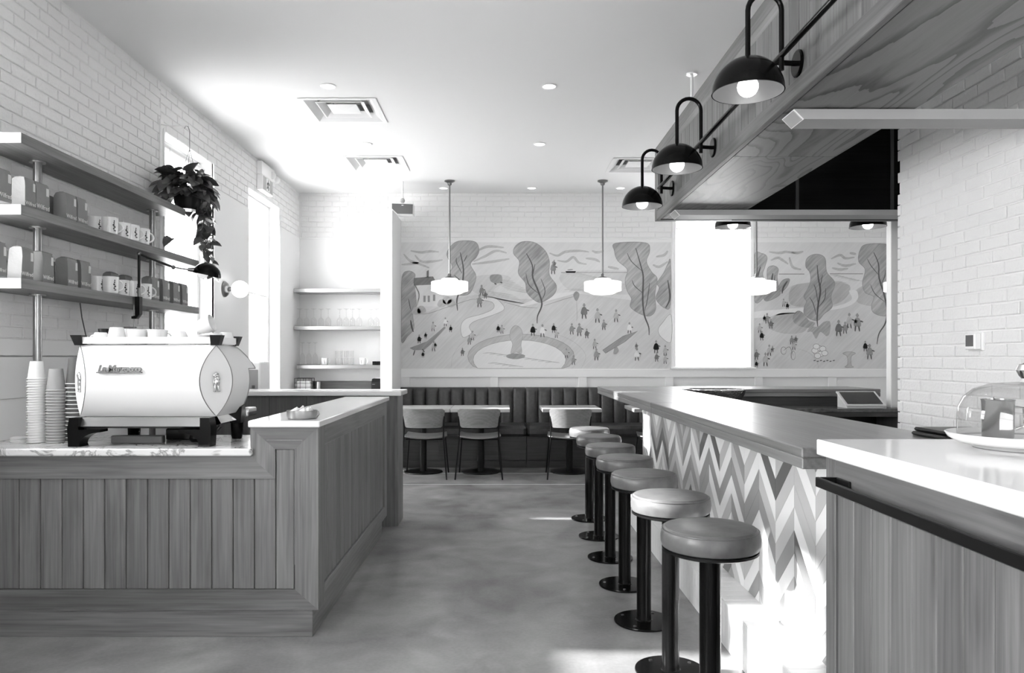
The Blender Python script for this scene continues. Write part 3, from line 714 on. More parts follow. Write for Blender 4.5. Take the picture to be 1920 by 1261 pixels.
for i, y in enumerate((3.21, 3.82, 4.43, 5.03, 5.63, 6.25)):
    dup(st0, (.725+.0015*i, y, 0), SL[i], rz=.4*i)

# ------------------------------------------------------------------ banquette, tables, chairs
def bench(x0, x1, label, n):
    b = thing('banquette', label, 'bench', ((x0+x1)/2, 9.4, 0), 'banquette benches along the mural wall')
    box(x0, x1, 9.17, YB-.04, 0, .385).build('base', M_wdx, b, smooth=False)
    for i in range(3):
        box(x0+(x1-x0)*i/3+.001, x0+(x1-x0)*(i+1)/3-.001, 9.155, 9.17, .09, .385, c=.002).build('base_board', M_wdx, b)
    box(x0+.004, x1-.004, 9.06, 9.58, .387, .52, c=.035).build('seat_cushion', M_bench, b)
    w_ = (x1-x0)/n
    for i in range(n):
        a = x0+i*w_; v = []; f = []; m = 6
        for j in range(m+1):
            u = j/m; xx = a+.001+(w_-.002)*u; bul = .022*(1-(2*u-1)**4)
            v += [(xx, 9.60-bul+.0, .515), (xx, 9.60-bul, .53), (xx, 9.63-bul, .90), (xx, 9.635-bul*.9, .945), (xx, 9.66-bul*.4, .963), (xx, 9.715, .966), (xx, 9.715, .515)]
        q = 7
        for j in range(m):
            for t in range(q): f.append((j*q+t, (j+1)*q+t, (j+1)*q+(t+1) % q, j*q+(t+1) % q))
        f.append(tuple(range(q))[::-1]); f.append(tuple(range(m*q, m*q+q)))
        MB().add(v, f).build('back_channel', M_bench, b, ang=1.0)
    return b
bench(-1.31, .302, 'dark leather channelled banquette bench left of the seam, behind two tables', 10)
bench(.306, 1.92, 'dark leather channelled banquette bench right of the seam, behind the third table', 10)
bench(1.924, 3.54, 'dark leather channelled banquette bench mostly hidden behind the bar', 10)
def make_table(x, label):
    y = 8.82; t = thing('cafe_table', label, 'table', (x, y, 0), 'square tables along the banquette')
    box(x-.338, x+.338, y-.33, y+.33, .728, .768, c=.003).build('table_top', M_tab, t)
    MB().lathe([(0, .0005), (.228, .0005), (.23, .006), (.226, .013), (.045, .016), (0, .016)], (x, y, 0), 40).build('base', M_black, t)
    MB().lathe([(.039, .014), (.039, .715)], (x, y, 0), 20).build('column', M_black, t)
    box(x-.2, x+.2, y-.02, y+.02, .714, .727, c=.002).build('bracket', M_black, t)
    return t
tb0 = make_table(-.928, 'oak topped pedestal table beside the white pier, leftmost of the row')
dup(tb0, (-.247, 8.82, 0), 'oak topped pedestal table second from the white pier')
dup(tb0, (.80, 8.82, 0), 'oak topped pedestal table standing alone before the bench seam, near the stools')
dup(tb0, (1.84, 8.82, 0), 'oak topped pedestal table mostly hidden behind the bar end')
def make_chair(x, label):
    y = 8.53; c = thing('dining_chair', label, 'chair', (x, y, 0), 'plywood chairs at the banquette tables')
    def sheet(fn, nu, nv, th):
        v = []; f = []
        for k in (0, 1):
            for i in range(nu+1):
                for j in range(nv+1):
                    p, n = fn(i/nu, j/nv); v.append(tuple(Vector(p)+Vector(n)*th*(k-.5)))
        N_ = (nu+1)*(nv+1)
        for i in range(nu):
            for j in range(nv):
                a = i*(nv+1)+j; f.append((a, a+1, a+nv+2, a+nv+1)); f.append((N_+a, N_+a+nv+1, N_+a+nv+2, N_+a+1))
        for i in range(nu):
            for j in (0, nv):
                a = i*(nv+1)+j; f.append((a, a+nv+1, N_+a+nv+1, N_+a))
        for j in range(nv):
            for i in (0, nu):
                a = i*(nv+1)+j; f.append((a, a+1, N_+a+1, N_+a))
        return MB().add(v, f)
    def backf(u, v_):
        s = 2*u-1; rise = .105-.0*abs(s); w_ = .238-.022*(1-v_)
        edge = max(0, abs(s)-.86)/.14; hz = .571+.211*v_; hz += (.5-v_)*2*.022*edge**2
        return ((x+w_*s, y-.27-.03*v_+.075*s*s, hz), (0, 1, .1))
    sheet(backf, 18, 6, .012).build('backrest', M_ply, c, ang=1.0)
    def seatf(u, v_):
        s = 2*u-1; w_ = .205+.03*(1-abs(2*v_-1))+.02*v_
        return ((x+w_*s, y-.21+.43*v_, .448+.022*s*s-.012*math.sin(PI*v_)+.01*(v_ > .8)), (0, 0, 1))
    sheet(seatf, 14, 8, .013).build('seat', M_ply, c, ang=1.0)
    for s in (-1, 1):
        MB().tube([(x+s*.262, y-.285, 0), (x+s*.222, y-.215, .43), (x+s*.219, y-.2, .56), (x+s*.226, y-.215, .70)], .0085, 8).build('leg', M_black, c)
        MB().tube([(x+s*.245, y+.245, 0), (x+s*.21, y+.2, .432)], .0085, 8).build('leg', M_black, c)
        MB().tube([(x+s*.222, y-.215, .43), (x+s*.21, y+.2, .432)], .007, 8).build('seat_rail', M_black, c)
    MB().tube([(x-.22, y-.1, .428), (x, y-.1, .424), (x+.22, y-.1, .428)], .007, 8).build('crossbar', M_black, c)
    return c
ch0 = make_chair(-.872, 'plywood chair with thin black legs at the table by the pier')
dup(ch0, (-.255, 8.53, 0), 'plywood chair with thin black legs at the second table from the pier')
dup(ch0, (.765, 8.53, 0), 'plywood chair with thin black legs behind the farthest stools, partly sunlit')
dup(ch0, (1.80, 8.53, 0), 'plywood chair mostly hidden by the far end of the tiled bar')

# ------------------------------------------------------------------ lamps on the bulkhead
RX, RZ = 1.12, 2.56
rail = thing('lamp_rail', 'black pipe rail along the aisle side of the bulkhead', 'rail', (RX, 3.2, RZ))
MB().tube([(RX, .6, RZ), (RX, 5.33, RZ)], .0125, 12).build('pipe', M_gloss, rail)
for y in (3.05, 4.27, 5.30):
    MB().lathe([(0, .0), (.055, .0), (.055, .008), (.05, .012), (0, .012)], (BX0+.0115, y, RZ-.01), 24, Matrix.Rotation(-PI/2, 3, 'Y')).build('wall_plate', M_gloss, rail)
    MB().tube([(BX0+.0, y, RZ-.01), (RX, y, RZ-.005)], .011, 10).build('bracket', M_gloss, rail)
def make_lamp(x, y, rx, ry, label):
    l = thing('arc_lamp', label, 'lamp', (x, y, RZ), 'black dome lamps on the bulkhead')
    d = Vector((rx-x, ry-y, 0)); r = d.length/2; d.normalize(); ex = Vector((x, y, 0)); top = 2.738
    pts = [ex+Vector((0, 0, 2.545)), ex+Vector((0, 0, top))]
    for i in range(1, 13):
        a = PI*i/12; pts.append(ex+d*(r-r*math.cos(a))+Vector((0, 0, top+r*math.sin(a))))
    pts.append(ex+d*2*r+Vector((0, 0, 2.50)))
    MB().tube(pts, .0105, 10).build('arm', M_gloss, l)
    R = .141; zr = 2.41
    prof = [(R*math.cos(t*PI/20), zr+R*math.sin(t*PI/20)) for t in range(11)]
    MB().lathe(prof, (x, y, 0), 48, cap=False).build('shade', M_gloss, l)
    prof2 = [((R-.004)*math.cos(t*PI/20), zr+(R-.004)*math.sin(t*PI/20)) for t in range(11)]
    MB().lathe(prof2, (x, y, 0), 48, cap=False).build('shade_lining', M_inner, l)
    MB().lathe([(.02, 2.545), (.02, 2.47), (0, 2.47)], (x, y, 0), 16).build('socket', M_black, l)
    MB().sphere((x, y, 2.434), .041, 20, 12).build('bulb', M_bulb, l)
    return l
make_lamp(.985, 2.99, RX, 2.99, 'black dome lamp on an arched arm, nearest and largest of those on the bulkhead')
make_lamp(.985, 4.2, RX, 4.2, 'black dome lamp on an arched arm, middle one of the three along the aisle')
make_lamp(.985, 5.24, RX, 5.24, 'black dome lamp on an arched arm at the far end of the aisle side')
rail2 = thing('lamp_rail', 'black pipe rail behind the far face of the bulkhead', 'rail', (2.4, 5.94, RZ))
MB().tube([(1.5, 5.94, RZ), (3.3, 5.94, RZ)], .0125, 12).build('pipe', M_gloss, rail2)
for x in (1.6, 3.2): MB().tube([(x, 5.856, RZ), (x, 5.94, RZ)], .011, 10).build('bracket', M_gloss, rail2)
make_lamp(1.877, 6.07, 1.877, 5.94, 'black dome lamp peeping below the far channel, in front of the back window')
make_lamp(2.975, 6.07, 2.975, 5.94, 'black dome lamp peeping below the far channel, beside the white post')

# pendants
def make_pendant(x, label):
    y = 9.06; p = thing('pendant_light', label, 'pendant', (x, y, ZC), 'opal glass pendants in a row before the mural')
    MB().lathe([(.0, ZC-.001), (.062, ZC-.001), (.062, ZC-.012), (.04, ZC-.022), (.028, ZC-.03), (.026, ZC-.05), (.012, ZC-.06), (0, ZC-.06)], (x, y, 0), 24).build('canopy', M_nickel, p)
    MB().tube([(x, y, 2.33), (x, y, ZC-.05)], .0095, 10).build('rod', M_nickel, p)
    MB().lathe([(.01, 2.37), (.018, 2.36), (.02, 2.335), (.055, 2.325), (.075, 2.31), (.075, 2.3), (0, 2.3)], (x, y, 0), 24).build('holder', M_nickel, p)
    for i in range(3): MB().lathe([(.006, 0), (.006, .02), (0, .02)], (x+.078*math.cos(i*2.1+.3), y+.078*math.sin(i*2.1+.3), 2.3), 8).build('thumb_screw', M_nickel, p)
    prof = [(.085, 2.31), (.1, 2.30), (.1, 2.285), (.14, 2.278), (.205, 2.272)]
    z = 2.27
    for i in range(6):
        prof += [(.218, z), (.226, z-.006), (.226, z-.012), (.218, z-.018)]; z -= .0195
    prof += [(.205, z), (.17, z-.012), (.15, z-.025), (.12, z-.036), (.06, z-.043), (0, z-.045)]
    MB().lathe(prof, (x, y, 0), 48).build('shade', M_opal, p)
    return p
pd = make_pendant(-.634, 'ribbed opal glass pendant hanging before the mural near the white pier')
dup(pd, (1.223, 9.06, ZC), 'ribbed opal glass pendant hanging before the mural near the arched lamps')
dup(pd, (3.09, 9.06, ZC), 'ribbed opal glass pendant overlapping the edge of the back window')
dup(pd, (4.88, 9.06, ZC), 'ribbed opal glass pendant half hidden by the white post')

# ceiling downlights and air diffusers
def make_down(x, y, label):
    d = thing('downlight', label, 'downlight', (x, y, ZC), 'recessed ceiling downlights')
    MB().lathe([(.05, ZC-.002), (.064, ZC-.001), (.066, ZC-.005), (.052, ZC-.008), (.05, ZC-.002)], (x, y, 0), 28).build('trim_ring', M_white, d)
    MB().lathe([(0, ZC-.003), (.051, ZC-.003)], (x, y, 0), 24).build('lens', M_lamp, d); return d
d0 = make_down(-1.37, 5.9, 'round ceiling downlight before the nearer square vent at left')
for x, y, l in ((-1.366, 7.5, 'round ceiling downlight between the two square vents at left'), (.373, 5.9, 'round ceiling downlight alone in mid ceiling, the nearest one there'),
                (.38, 7.5, 'round ceiling downlight second in the middle column'), (.378, 9.44, 'round ceiling downlight close to the mural wall, between the pendants'),
                (-.737, 9.44, 'round ceiling downlight close to the rod of the pendant by the pier'), (1.5, 9.44, 'round ceiling downlight close to the mural wall, beside the second pendant')):
    dup(d0, (x, y, ZC), l)
def make_vent(x, y, label):
    v = thing('air_diffuser', label, 'vent', (x, y, ZC), 'square ceiling air diffusers')
    def ring(h0, z0, h1, z1, nm, mt):
        vs = [(x+sx*h0, y+sy*h0, z0) for sx, sy in ((-1, -1), (1, -1), (1, 1), (-1, 1))]+[(x+sx*h1, y+sy*h1, z1) for sx, sy in ((-1, -1), (1, -1), (1, 1), (-1, 1))]
        n = 4; fs = [(i, (i+1) % 4, 4+(i+1) % 4, 4+i) for i in range(4)]
        vs2 = [(a, b, c+.003) for a, b, c in vs]; 
        MB().add(vs+vs2, fs+[(8+i, 8+(i+1) % 4, 12+(i+1) % 4, 12+i) for i in range(4)]+[(i, (i+1) % 4, 8+(i+1) % 4, 8+i) for i in range(4)]+[(4+i, 4+(i+1) % 4, 12+(i+1) % 4, 12+i) for i in range(4)]).build(nm, mt, v, smooth=False)
    ring(.325, ZC-.007, .285, ZC-.007, 'frame', M_white)
    ring(.287, ZC-.006, .215, ZC+.055, 'cone', M_white)
    ring(.215, ZC+.055, .205, ZC+.115, 'duct_wall', M_mid)
    ring(.195, ZC+.004, .150, ZC+.045, 'cone', M_white)
    ring(.205, ZC+.002, .195, ZC+.004, 'cone_lip', M_white)
    MB().add([(x-.125, y-.125, ZC+.012), (x+.125, y-.125, ZC+.012), (x+.125, y+.125, ZC+.012), (x-.125, y+.125, ZC+.012), (x, y, ZC-.004), (x, y, ZC+.05)], [(0, 1, 4), (1, 2, 4), (2, 3, 4), (3, 0, 4), (0, 5, 1), (1, 5, 2), (2, 5, 3), (3, 5, 0)]).build('centre_plate', M_white, v, smooth=False)
    for sx in (-.2, .2): MB().tube([(x+sx*.5, y-.21, ZC+.06), (x+sx*.5, y+.21, ZC+.06)], .006, 6).build('crossbar', M_mid, v)
    return v
v0 = make_vent(-1.367, 6.49, 'square white ceiling vent, the nearer of the two at left')
dup(v0, (-1.383, 8.26, ZC), 'square white ceiling vent, farther one at left above the niche')
dup(v0, (1.52, 8.34, ZC), 'square white ceiling vent half hidden behind the farthest arched lamp')

# wall speaker, exit sign, sconce
sp = thing('wall_speaker', 'grey fronted speaker on a bracket above the white pier', 'speaker', (-1.19, 9.0, 3.06))
MB().prism([(-1.314, 3.19), (-1.065, 3.18), (-1.068, 3.065), (-1.25, 3.07), (-1.314, 3.13)], 'xz', 8.92, 8.94).build('grille', M_lcd, sp, ang=.3)
MB().prism([(-1.316, 3.205), (-1.063, 3.19), (-1.066, 3.06), (-1.251, 3.065), (-1.316, 3.125)], 'xz', 8.94, 9.10).build('cabinet', M_white, sp, ang=.3)
box(-1.20, -1.175, 8.918, 8.92, 3.165, 3.172).build('badge', M_white, sp)
MB().tube([(-1.2, 9.02, 3.19), (-1.2, 9.02, 3.26), (-1.21, 9.1, 3.36), (-1.21, 9.1, ZC-.001)], .012, 8).build('bracket', M_white, sp)
MB().sphere((-1.2, 9.02, 3.245), .03, 12, 8).build('ball_joint', M_greyp, sp)
ex = thing('exit_sign', 'white exit sign unit with twin emergency lamps above the door', 'sign', (XL, 8.2, 3.15))
box(XL+.001, -2.574, 8.035, 8.40, 3.158, 3.325, c=.004).build('sign_box', M_white, ex)
box(XL+.001, -2.58, 8.035, 8.48, 3.328, 3.47, c=.004).build('battery_box', M_white, ex)
sg = box(-2.5745, -2.573, 8.05, 8.385, 3.17, 3.315).build('sign_face', plain('sign_grey', .33, .4), ex)
box(-2.5735, -2.572, 8.16, 8.275, 3.175, 3.31).build('doorway_mark', M_white, sg)
mb = MB(); X_ = -2.571
mb.lathe([(0, -.0005), (.011, -.0005), (.011, .0005), (0, .0005)], (X_, 8.222, 3.292), 12, Matrix.Rotation(PI/2, 3, 'Y'))
for pts in ([(8.218, 3.278), (8.205, 3.235)], [(8.205, 3.235), (8.235, 3.21), (8.225, 3.185)], [(8.205, 3.235), (8.19, 3.205), (8.172, 3.205)], [(8.216, 3.272), (8.245, 3.262), (8.252, 3.245)], [(8.214, 3.272), (8.19, 3.262), (8.183, 3.243)]):
    mb.tube([(X_, a, b) for a, b in pts], .0055, 6)
mb.build('running_figure', M_lcd, sg)
for (y, z) in ((8.42, 3.39), (8.58, 3.375)):
    hd = MB().lathe([(0, 0), (.025, 0), (.04, .03), (.042, .06), (.036, .062), (0, .058)], (-2.575, y, z), 20, Matrix.Rotation(.5, 3, 'Y') @ Matrix.Rotation(PI/2, 3, 'X')).build('emergency_lamp', M_white, ex)
MB().tube([(-2.6, 8.45, 3.36), (-2.6, 8.6, 3.355)], .012).build('lamp_arm', M_white, ex)
scn = thing('globe_sconce', 'round white globe wall light between window and door', 'sconce', (XL, 7.1, 2.0))
MB().lathe([(0, 0), (.075, 0), (.075, .012), (.06, .03), (.03, .045), (0, .045)], (XL+.0005, 7.1, 2.0), 24, Matrix.Rotation(PI/2, 3, 'Y')).build('back_plate', M_nickel, scn)
MB().tube([(XL+.04, 7.1, 2.0), (XL+.085, 7.1, 2.0)], .022, 14).build('holder', M_nickel, scn)
MB().sphere((XL+.15, 7.1, 2.0), .081, 28, 16).build('globe', emit('lit_globe', .9, 1.0), scn)
wc = thing('water_cooler', 'white and grey water cooler standing beside the door', 'cooler', (-2.46, 7.3, 0))
box(-2.62, -2.315, 7.15, 7.45, 0, 1.31, c=.012).build('cabinet', M_white, wc)
box(-2.56, -2.335, 7.142, 7.15, .98, 1.235, c=.003).build('front_recess', M_mid, wc)
box(-2.45, -2.35, 7.135, 7.142, 1.0, 1.03, c=.002).build('drip_tray', M_lcd, wc)
for x in (-2.435, -2.375): box(x-.012, x+.012, 7.12, 7.142, 1.055, 1.085, c=.003).build('tap', M_lcd, wc)

# ------------------------------------------------------------------ niche shelves and glassware
def nshelf(z, x0, label):
    s = thing('steel_shelf', label, 'shelf', (-2.05, 9.6, z), 'steel shelves in the niche')
    box(x0, -1.462, 9.45, YB-.001, z-.048, z-.044).build('tray', M_steel, s)
    box(x0, -1.462, 9.45, 9.456, z-.048, z, c=.001).build('front_edge', M_steel, s)
    box(x0, -1.462, 9.456, YB-.001, z-.004, z).build('surface', M_steel, s)
    box(x0, x0+.004, 9.456, YB-.001, z-.044, z-.004).build('end_edge', M_steel, s)
nshelf(2.222, -2.634, 'empty brushed steel shelf, highest of the three in the niche')
nshelf(1.748, -2.634, 'brushed steel shelf holding upturned wine glasses, middle of three in the niche')
nshelf(1.255, -2.6, 'brushed steel shelf holding mugs and tumblers, lowest in the niche')
def wine(x, y, z, h, r):
    return MB().lathe([(0, z+.0005), (r*.62, z+.0005), (r*.85, z+.001), (r, z+.004)][0:0]+[(r*.8, z+.0005), (r*.98, z+h*.2), (r, z+h*.3), (r*.8, z+h*.42), (r*.3, z+h*.5), (.006, z+h*.54), (.005, z+h*.93), (.02, z+h*.97), (r*.9, z+h*.985), (r*.9, z+h), (0, z+h)], (x, y, 0), 18)
wg = None
for i, px in enumerate((562, 575, 588.5, 602, 615.6, 637, 649, 661, 673.5, 695.6, 706)):
    Y = 9.52+.05*(i % 2); x = Xp(px, Y); lab = '%s upturned wine glass from the left on the middle niche shelf' % ordn(i+1)
    if wg is None:
        wg = tag(wine(x, Y, 1.748, .225, .038).build('wine_glass', M_glass2, loc=(x, Y, 1.748)), lab, 'glass', 'upturned wine glasses in the niche')
    else: dup(wg, (x, Y, 1.748), lab)
fl = None
for i, px in enumerate((567, 579.5, 591)):
    x = Xp(px, 9.56); lab = '%s tall flute glass from the left on the lowest niche shelf' % ordn(i+1)
    if fl is None: fl = tag(wine(x, 9.56, 1.262, .285, .034).build('flute_glass', M_glass2, loc=(x, 9.56, 1.262)), lab, 'glass', 'tall flutes in the niche')
    else: dup(fl, (x, 9.56, 1.262), lab)
tag(box(Xp(560, 9.56), Xp(597, 9.56), 9.47, 9.66, 1.2555, 1.2615, c=.002).build('bar_mat', M_lcd, loc=(-2.45, 9.56, 1.2555)), 'dark bar mat under the tall flutes', 'mat')
tm = None; n = 0
for lv in (0, 1):
    for i, px in enumerate((634, 646, 658)):
        x = Xp(px, 9.56); z = 1.2555+lv*.094; n += 1
        lab = '%s tumbler from the left in the %s row of the stacked tumblers' % (ordn(i+1), ('lower', 'upper')[lv])
        if tm is None:
            tm = tag(MB().lathe([(0, z+.004), (.033, z+.004), (.033, z), (.0385, z+.088), (.036, z+.088), (.031, z+.008), (0, z+.008)], (x, 9.56, 0), 20).build('tumbler', M_glass2, loc=(x, 9.56, z)), lab, 'glass', 'stacked tumblers in the niche')
        else: dup(tm, (x, 9.56, z), lab)
def print_mark(parent, x, y, z, ang, r, h):
    """little ink drawing on the side of a mug: a loose abstract doodle"""
    mb = MB()
    for (da, dz, sa, sz) in ((.02, .77, .13, .055), (0, .66, .17, .05), (-.05, .54, .26, .06), (.07, .43, .3, .05), (-.03, .32, .22, .05), (.1, .22, .34, .035)):
        vs = []
        for (u, w_) in ((-1, -.6), (0, -1), (1, -.5), (.8, .7), (0, 1), (-.9, .6)):
            a = ang+da+u*sa*.5; vs.append((x+(r+.0006)*math.cos(a), y+(r+.0006)*math.sin(a), z+h*(dz+w_*sz)))
        mb.add(vs, [(0, 1, 2, 3, 4, 5)])
    mb.build('printed_doodle', M_ink, parent, smooth=False)
def make_mug(x, y, z, r, h, hang, pang, label, group):
    m = thing('mug', label, 'mug', (x, y, z), group)
    MB().lathe([(0, z+.0005), (r*.8, z+.0005), (r*.93, z+.006), (r, z+h*.4), (r, z+h), (r-.004, z+h), (r-.005, z+h*.3), (0, z+.01)], (x, y, 0), 28).build('body', M_ceram, m)
    d = Vector((math.cos(hang), math.sin(hang), 0)); b = Vector((x, y, z)); pts = []
    for i in range(9):
        a = -PI/2+PI*i/8; pts.append(b+d*(r-.004+h*.34*math.cos(a))+Vector((0, 0, h*.52+h*.30*math.sin(a))))
    MB().tube(pts, .0055, 8).build('handle', M_ceram, m)
    print_mark(m, x, y, z, pang, r, h); return m
NG = 'printed mugs in the niche'
make_mug(Xp(609, 9.54), 9.54, 1.2555, .043, .09, 0, -PI/2+.1, 'white printed mug beside the tall flutes on the niche shelf', NG)
make_mug(Xp(680, 9.54), 9.54, 1.2555, .043, .09, 0, -PI/2-.2, 'white printed mug right of the stacked tumblers on the niche shelf', NG)
for i, px in enumerate((702.5, 710.5)):
    x = Xp(px, 9.52); tag(box(x-.024, x+.024, 9.49, 9.55, 1.2555, 1.302, c=.003).build('black_box', M_black, loc=(x, 9.52, 1.2555)), 'small black box on the lowest niche shelf, %s the pier' % ('away from', 'touching')[i], 'box', 'black boxes in the niche')
nc = thing('niche_counter', 'low counter with an oak backsplash in the niche by the pier', 'counter', (-2.05, 9.45, 0))
box(XL+.005, -1.462, 9.2, YB-.001, .89, .925, c=.003).build('worktop', M_stone, nc)
box(XL+.005, -1.462, 9.22, YB-.02, 0, .89).build('cabinet', M_wdz, nc)
box(XL+.005, -1.462, 9.72, YB-.001, .925, 1.045, c=.002).build('backsplash', M_wx, nc)
wk = thing('wire_basket', 'black wire basket with folded napkins on the niche counter', 'basket', (Xp(571, 9.4), 9.4, .925))
bx_, by_ = Xp(571, 9.4), 9.4
for z in (.93, .98, 1.03, 1.09):
    MB().tube([(bx_-.105, by_-.08, z), (bx_+.105, by_-.08, z), (bx_+.105, by_+.08, z), (bx_-.105, by_+.08, z), (bx_-.105, by_-.08, z)], .0028, 5).build('wire', M_black, wk)
for sx in (-1, -.33, .33, 1):
    MB().tube([(bx_+.105*sx, by_-.08, .93), (bx_+.105*sx, by_-.08, 1.09)], .0028, 5).build('wire', M_black, wk)
    MB().tube([(bx_+.105*sx, by_+.08, .93), (bx_+.105*sx, by_+.08, 1.09)], .0028, 5).build('wire', M_black, wk)
tag(box(bx_-.085, bx_+.085, by_-.06, by_+.06, .9335, 1.055, c=.01).build('napkin_pile', M_pwhite, loc=(bx_, by_, .9335)), 'pale folded napkin pile inside the wire basket', 'napkins')
tag(MB().lathe([(0, .9255), (.03, .9255), (.031, 1.045), (.028, 1.045), (.027, .93), (0, .93)], (Xp(597, 9.4), 9.4, 0), 20).build('steel_cup', M_steel, loc=(Xp(597, 9.4), 9.4, .9255)), 'small steel cup right of the wire basket', 'cup')
pr = thing('receipt_printer', 'black receipt printer with white paper against the white pier', 'printer', (-1.53, 9.35, .925))
px0 = Xp(697, 9.3)
MB().prism([(9.27, .926), (9.45, .926), (9.45, 1.09), (9.33, 1.085), (9.27, 1.04)], 'yz', px0, -1.47).build('body', M_blackp, pr, ang=.3)
box(px0+.04, -1.475, 9.33, 9.42, 1.0905, 1.096).build('paper', M_pwhite, pr)
box(px0+.01, px0+.045, 9.268, 9.27, 1.015, 1.02).build('name_strip', M_greyp, pr)

# ------------------------------------------------------------------ wall shelving on the left
sh = thing('wall_shelving', 'three oak shelf boards on steel poles along the brick wall', 'shelves', (-2.5, 4.6, .914))
SXF = -2.36
SHZ = [(1.69, 1.741, 5.82), (2.052, 2.103, 5.82), (2.404, 2.455, 5.57)]
M_endlit = wood('daylit_end_oak', 'x', .34, .5, seed=30)  # paler oak: window light on the shelf ends put into the colour
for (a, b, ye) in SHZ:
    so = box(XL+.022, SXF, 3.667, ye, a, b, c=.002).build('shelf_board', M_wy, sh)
    box(XL+.022, SXF, 3.664, 3.6668, a, b).build('lit_end_face', M_endlit, so)  # thin added cap that carries the lit look of the end
for (py, zb) in ((4.02, .9145), (5.34, .001)):
    po = MB().tube([(-2.5, py, zb), (-2.5, py, 2.404)], .0215, 20).build('pole', M_pole, sh)
    for (a, b, ye) in SHZ:
        for (u, v) in ((a-.008, a-.0005), (b+.0005, b+.008)):
            if u > 2.44: continue
            MB().lathe([(.022, u), (.04, u), (.04, v), (.022, v)], (-2.5, py, 0), 24).build('flange', M_steel, po)
def bag(x, y, z, wd, dp, h, lean, label, group, text=True):
    """folded-top paper coffee bag: broad front faces +X, gusset faces -Y"""
    b = thing('coffee_bag', label, 'bag', (x, y, z), group)
    rr = random.Random(int(y*1000)); v = []; n = 5
    lv = [(0, .94, .96), (.03, 1, 1), (.35, 1.0, 1.02), (.7, .98, 1.0), (.86, .98, .96), (.94, .97, .84), (.98, .95, .62), (1.0, .93, .40)]
    m = 8
    for (t, a, c) in lv:
        hx, hy = dp/2*c, wd/2*a; g = .10 if .3 < t < .95 else .03; hf = dp/2*max(c, .80 if t < .99 else .62)
        ring = [(-hx, -hy), (0, -hy*(1-g)), (hf, -hy), (hf*1.03, 0), (hf, hy), (0, hy*(1-g)), (-hx, hy), (-hx*1.05, 0)]
        for (p, q) in ring:
            v.append((x+p+rr.uniform(-.0012, .0012)+lean*t*.02, y+q+rr.uniform(-.0015, .0015), z+.0005+h*t))
    f = [tuple(range(m))[::-1]]+[(j*m+i, j*m+(i+1) % m, (j+1)*m+(i+1) % m, (j+1)*m+i) for j in range(len(lv)-1) for i in range(m)]
    f.append(tuple(range((len(lv)-1)*m, len(lv)*m)))
    MB().add(v, f).build('pouch', M_bagf if text != 'w' else M_bagf, b, ang=.9)
    zt_ = z+h; box(x-.014+lean*.02, x+.016+lean*.02, y-wd*.45, y+wd*.45, zt_-.008, zt_+.004, c=.004).build('folded_top', M_lcd, b)
    xf = x+dp/2*1.03
    box(xf+lean*.012-.001, xf+lean*.012+.002, y+wd*.22, y+wd*.42, z+h*.60, z+h*.86, c=.0007).build('sticker', M_baglight, b)
    if text:
        o = lettering('printed_name', 'Wilfred', wd*.31, M_pwhite, b, (xf+.0022-x, wd*.46, h*.13), (PI/2, 0, PI/2), .0002, align='RIGHT'); o['kind'] = 'stuff'
    return b
BG2 = 'coffee bags on the middle wall shelf'; BG3 = 'coffee bags on the lowest wall shelf'
def ybag(pxl, pxr): 
    a, b = Yx(pxl, -2.405), Yx(pxr, -2.405); return (a+b)/2, b-a
z2, z3 = 2.1035, 1.7415
specs2 = [(-4, 22, 'coffee bag at the near end of the middle wall shelf, cut by the picture edge'), (47, 67, 'coffee bag second from the near end of the middle wall shelf'),
          (68, 93, 'coffee bag before the near steel pole on the middle wall shelf'), (124, 143.5, 'coffee bag fourth along the middle wall shelf, open gap beside it'), (146, 164, 'coffee bag last before the mugs on the middle wall shelf')]
for (a, b, l) in specs2:
    y, wd = ybag(a, b); bag(-2.44, y, z2, max(wd, .078), .07, .16, 0, l, BG2)
bag(-2.545, 4.18, z2, .08, .06, .15, 0, 'coffee bag standing behind the others, against the brick on the middle wall shelf', BG2, False)
specs3 = [(-9, 11, 'coffee bag at the near end of the lowest wall shelf, cut by the picture edge', .2), (40, 62, 'crumpled coffee bag second from the near end of the lowest wall shelf', .3),
          (80, 101, 'coffee bag before the near steel pole on the lowest wall shelf', 0), (127, 146, 'coffee bag fourth along the lowest wall shelf', 0), (152, 171, 'coffee bag just before the mugs on the lowest wall shelf', 0)]
for (a, b, l, ln) in specs3:
    y, wd = ybag(a, b); bag(-2.44, y, z3, max(wd, .08), .07, .165, ln, l, BG3)
bag(-2.555, 4.2, z3, .08, .06, .15, 0, 'coffee bag standing back between the third and fourth on the lowest wall shelf', BG3, False)
for (a, b, l) in ((283, 299, 'coffee bag right after the mugs on the lowest wall shelf'), (303, 319, 'coffee bag second after the mugs on the lowest wall shelf'),
                  (323, 338, 'coffee bag third after the mugs on the lowest wall shelf'), (341, 352, 'coffee bag nearest the far end of the lowest wall shelf')):
    y, wd = ybag(a, b); bag(-2.44, y, z3, min(.11, wd), .075, .165, 0, l, BG3)
bag(-2.55, 4.87, z3, .1, .06, .16, 0, 'coffee bag behind the mugs on the lowest wall shelf, nearer one', BG3, False)
bag(-2.55, 5.05, z3, .1, .06, .16, 0, 'coffee bag behind the mugs on the lowest wall shelf, farther one', BG3, False)
MG = 'printed mugs on the wall shelves'
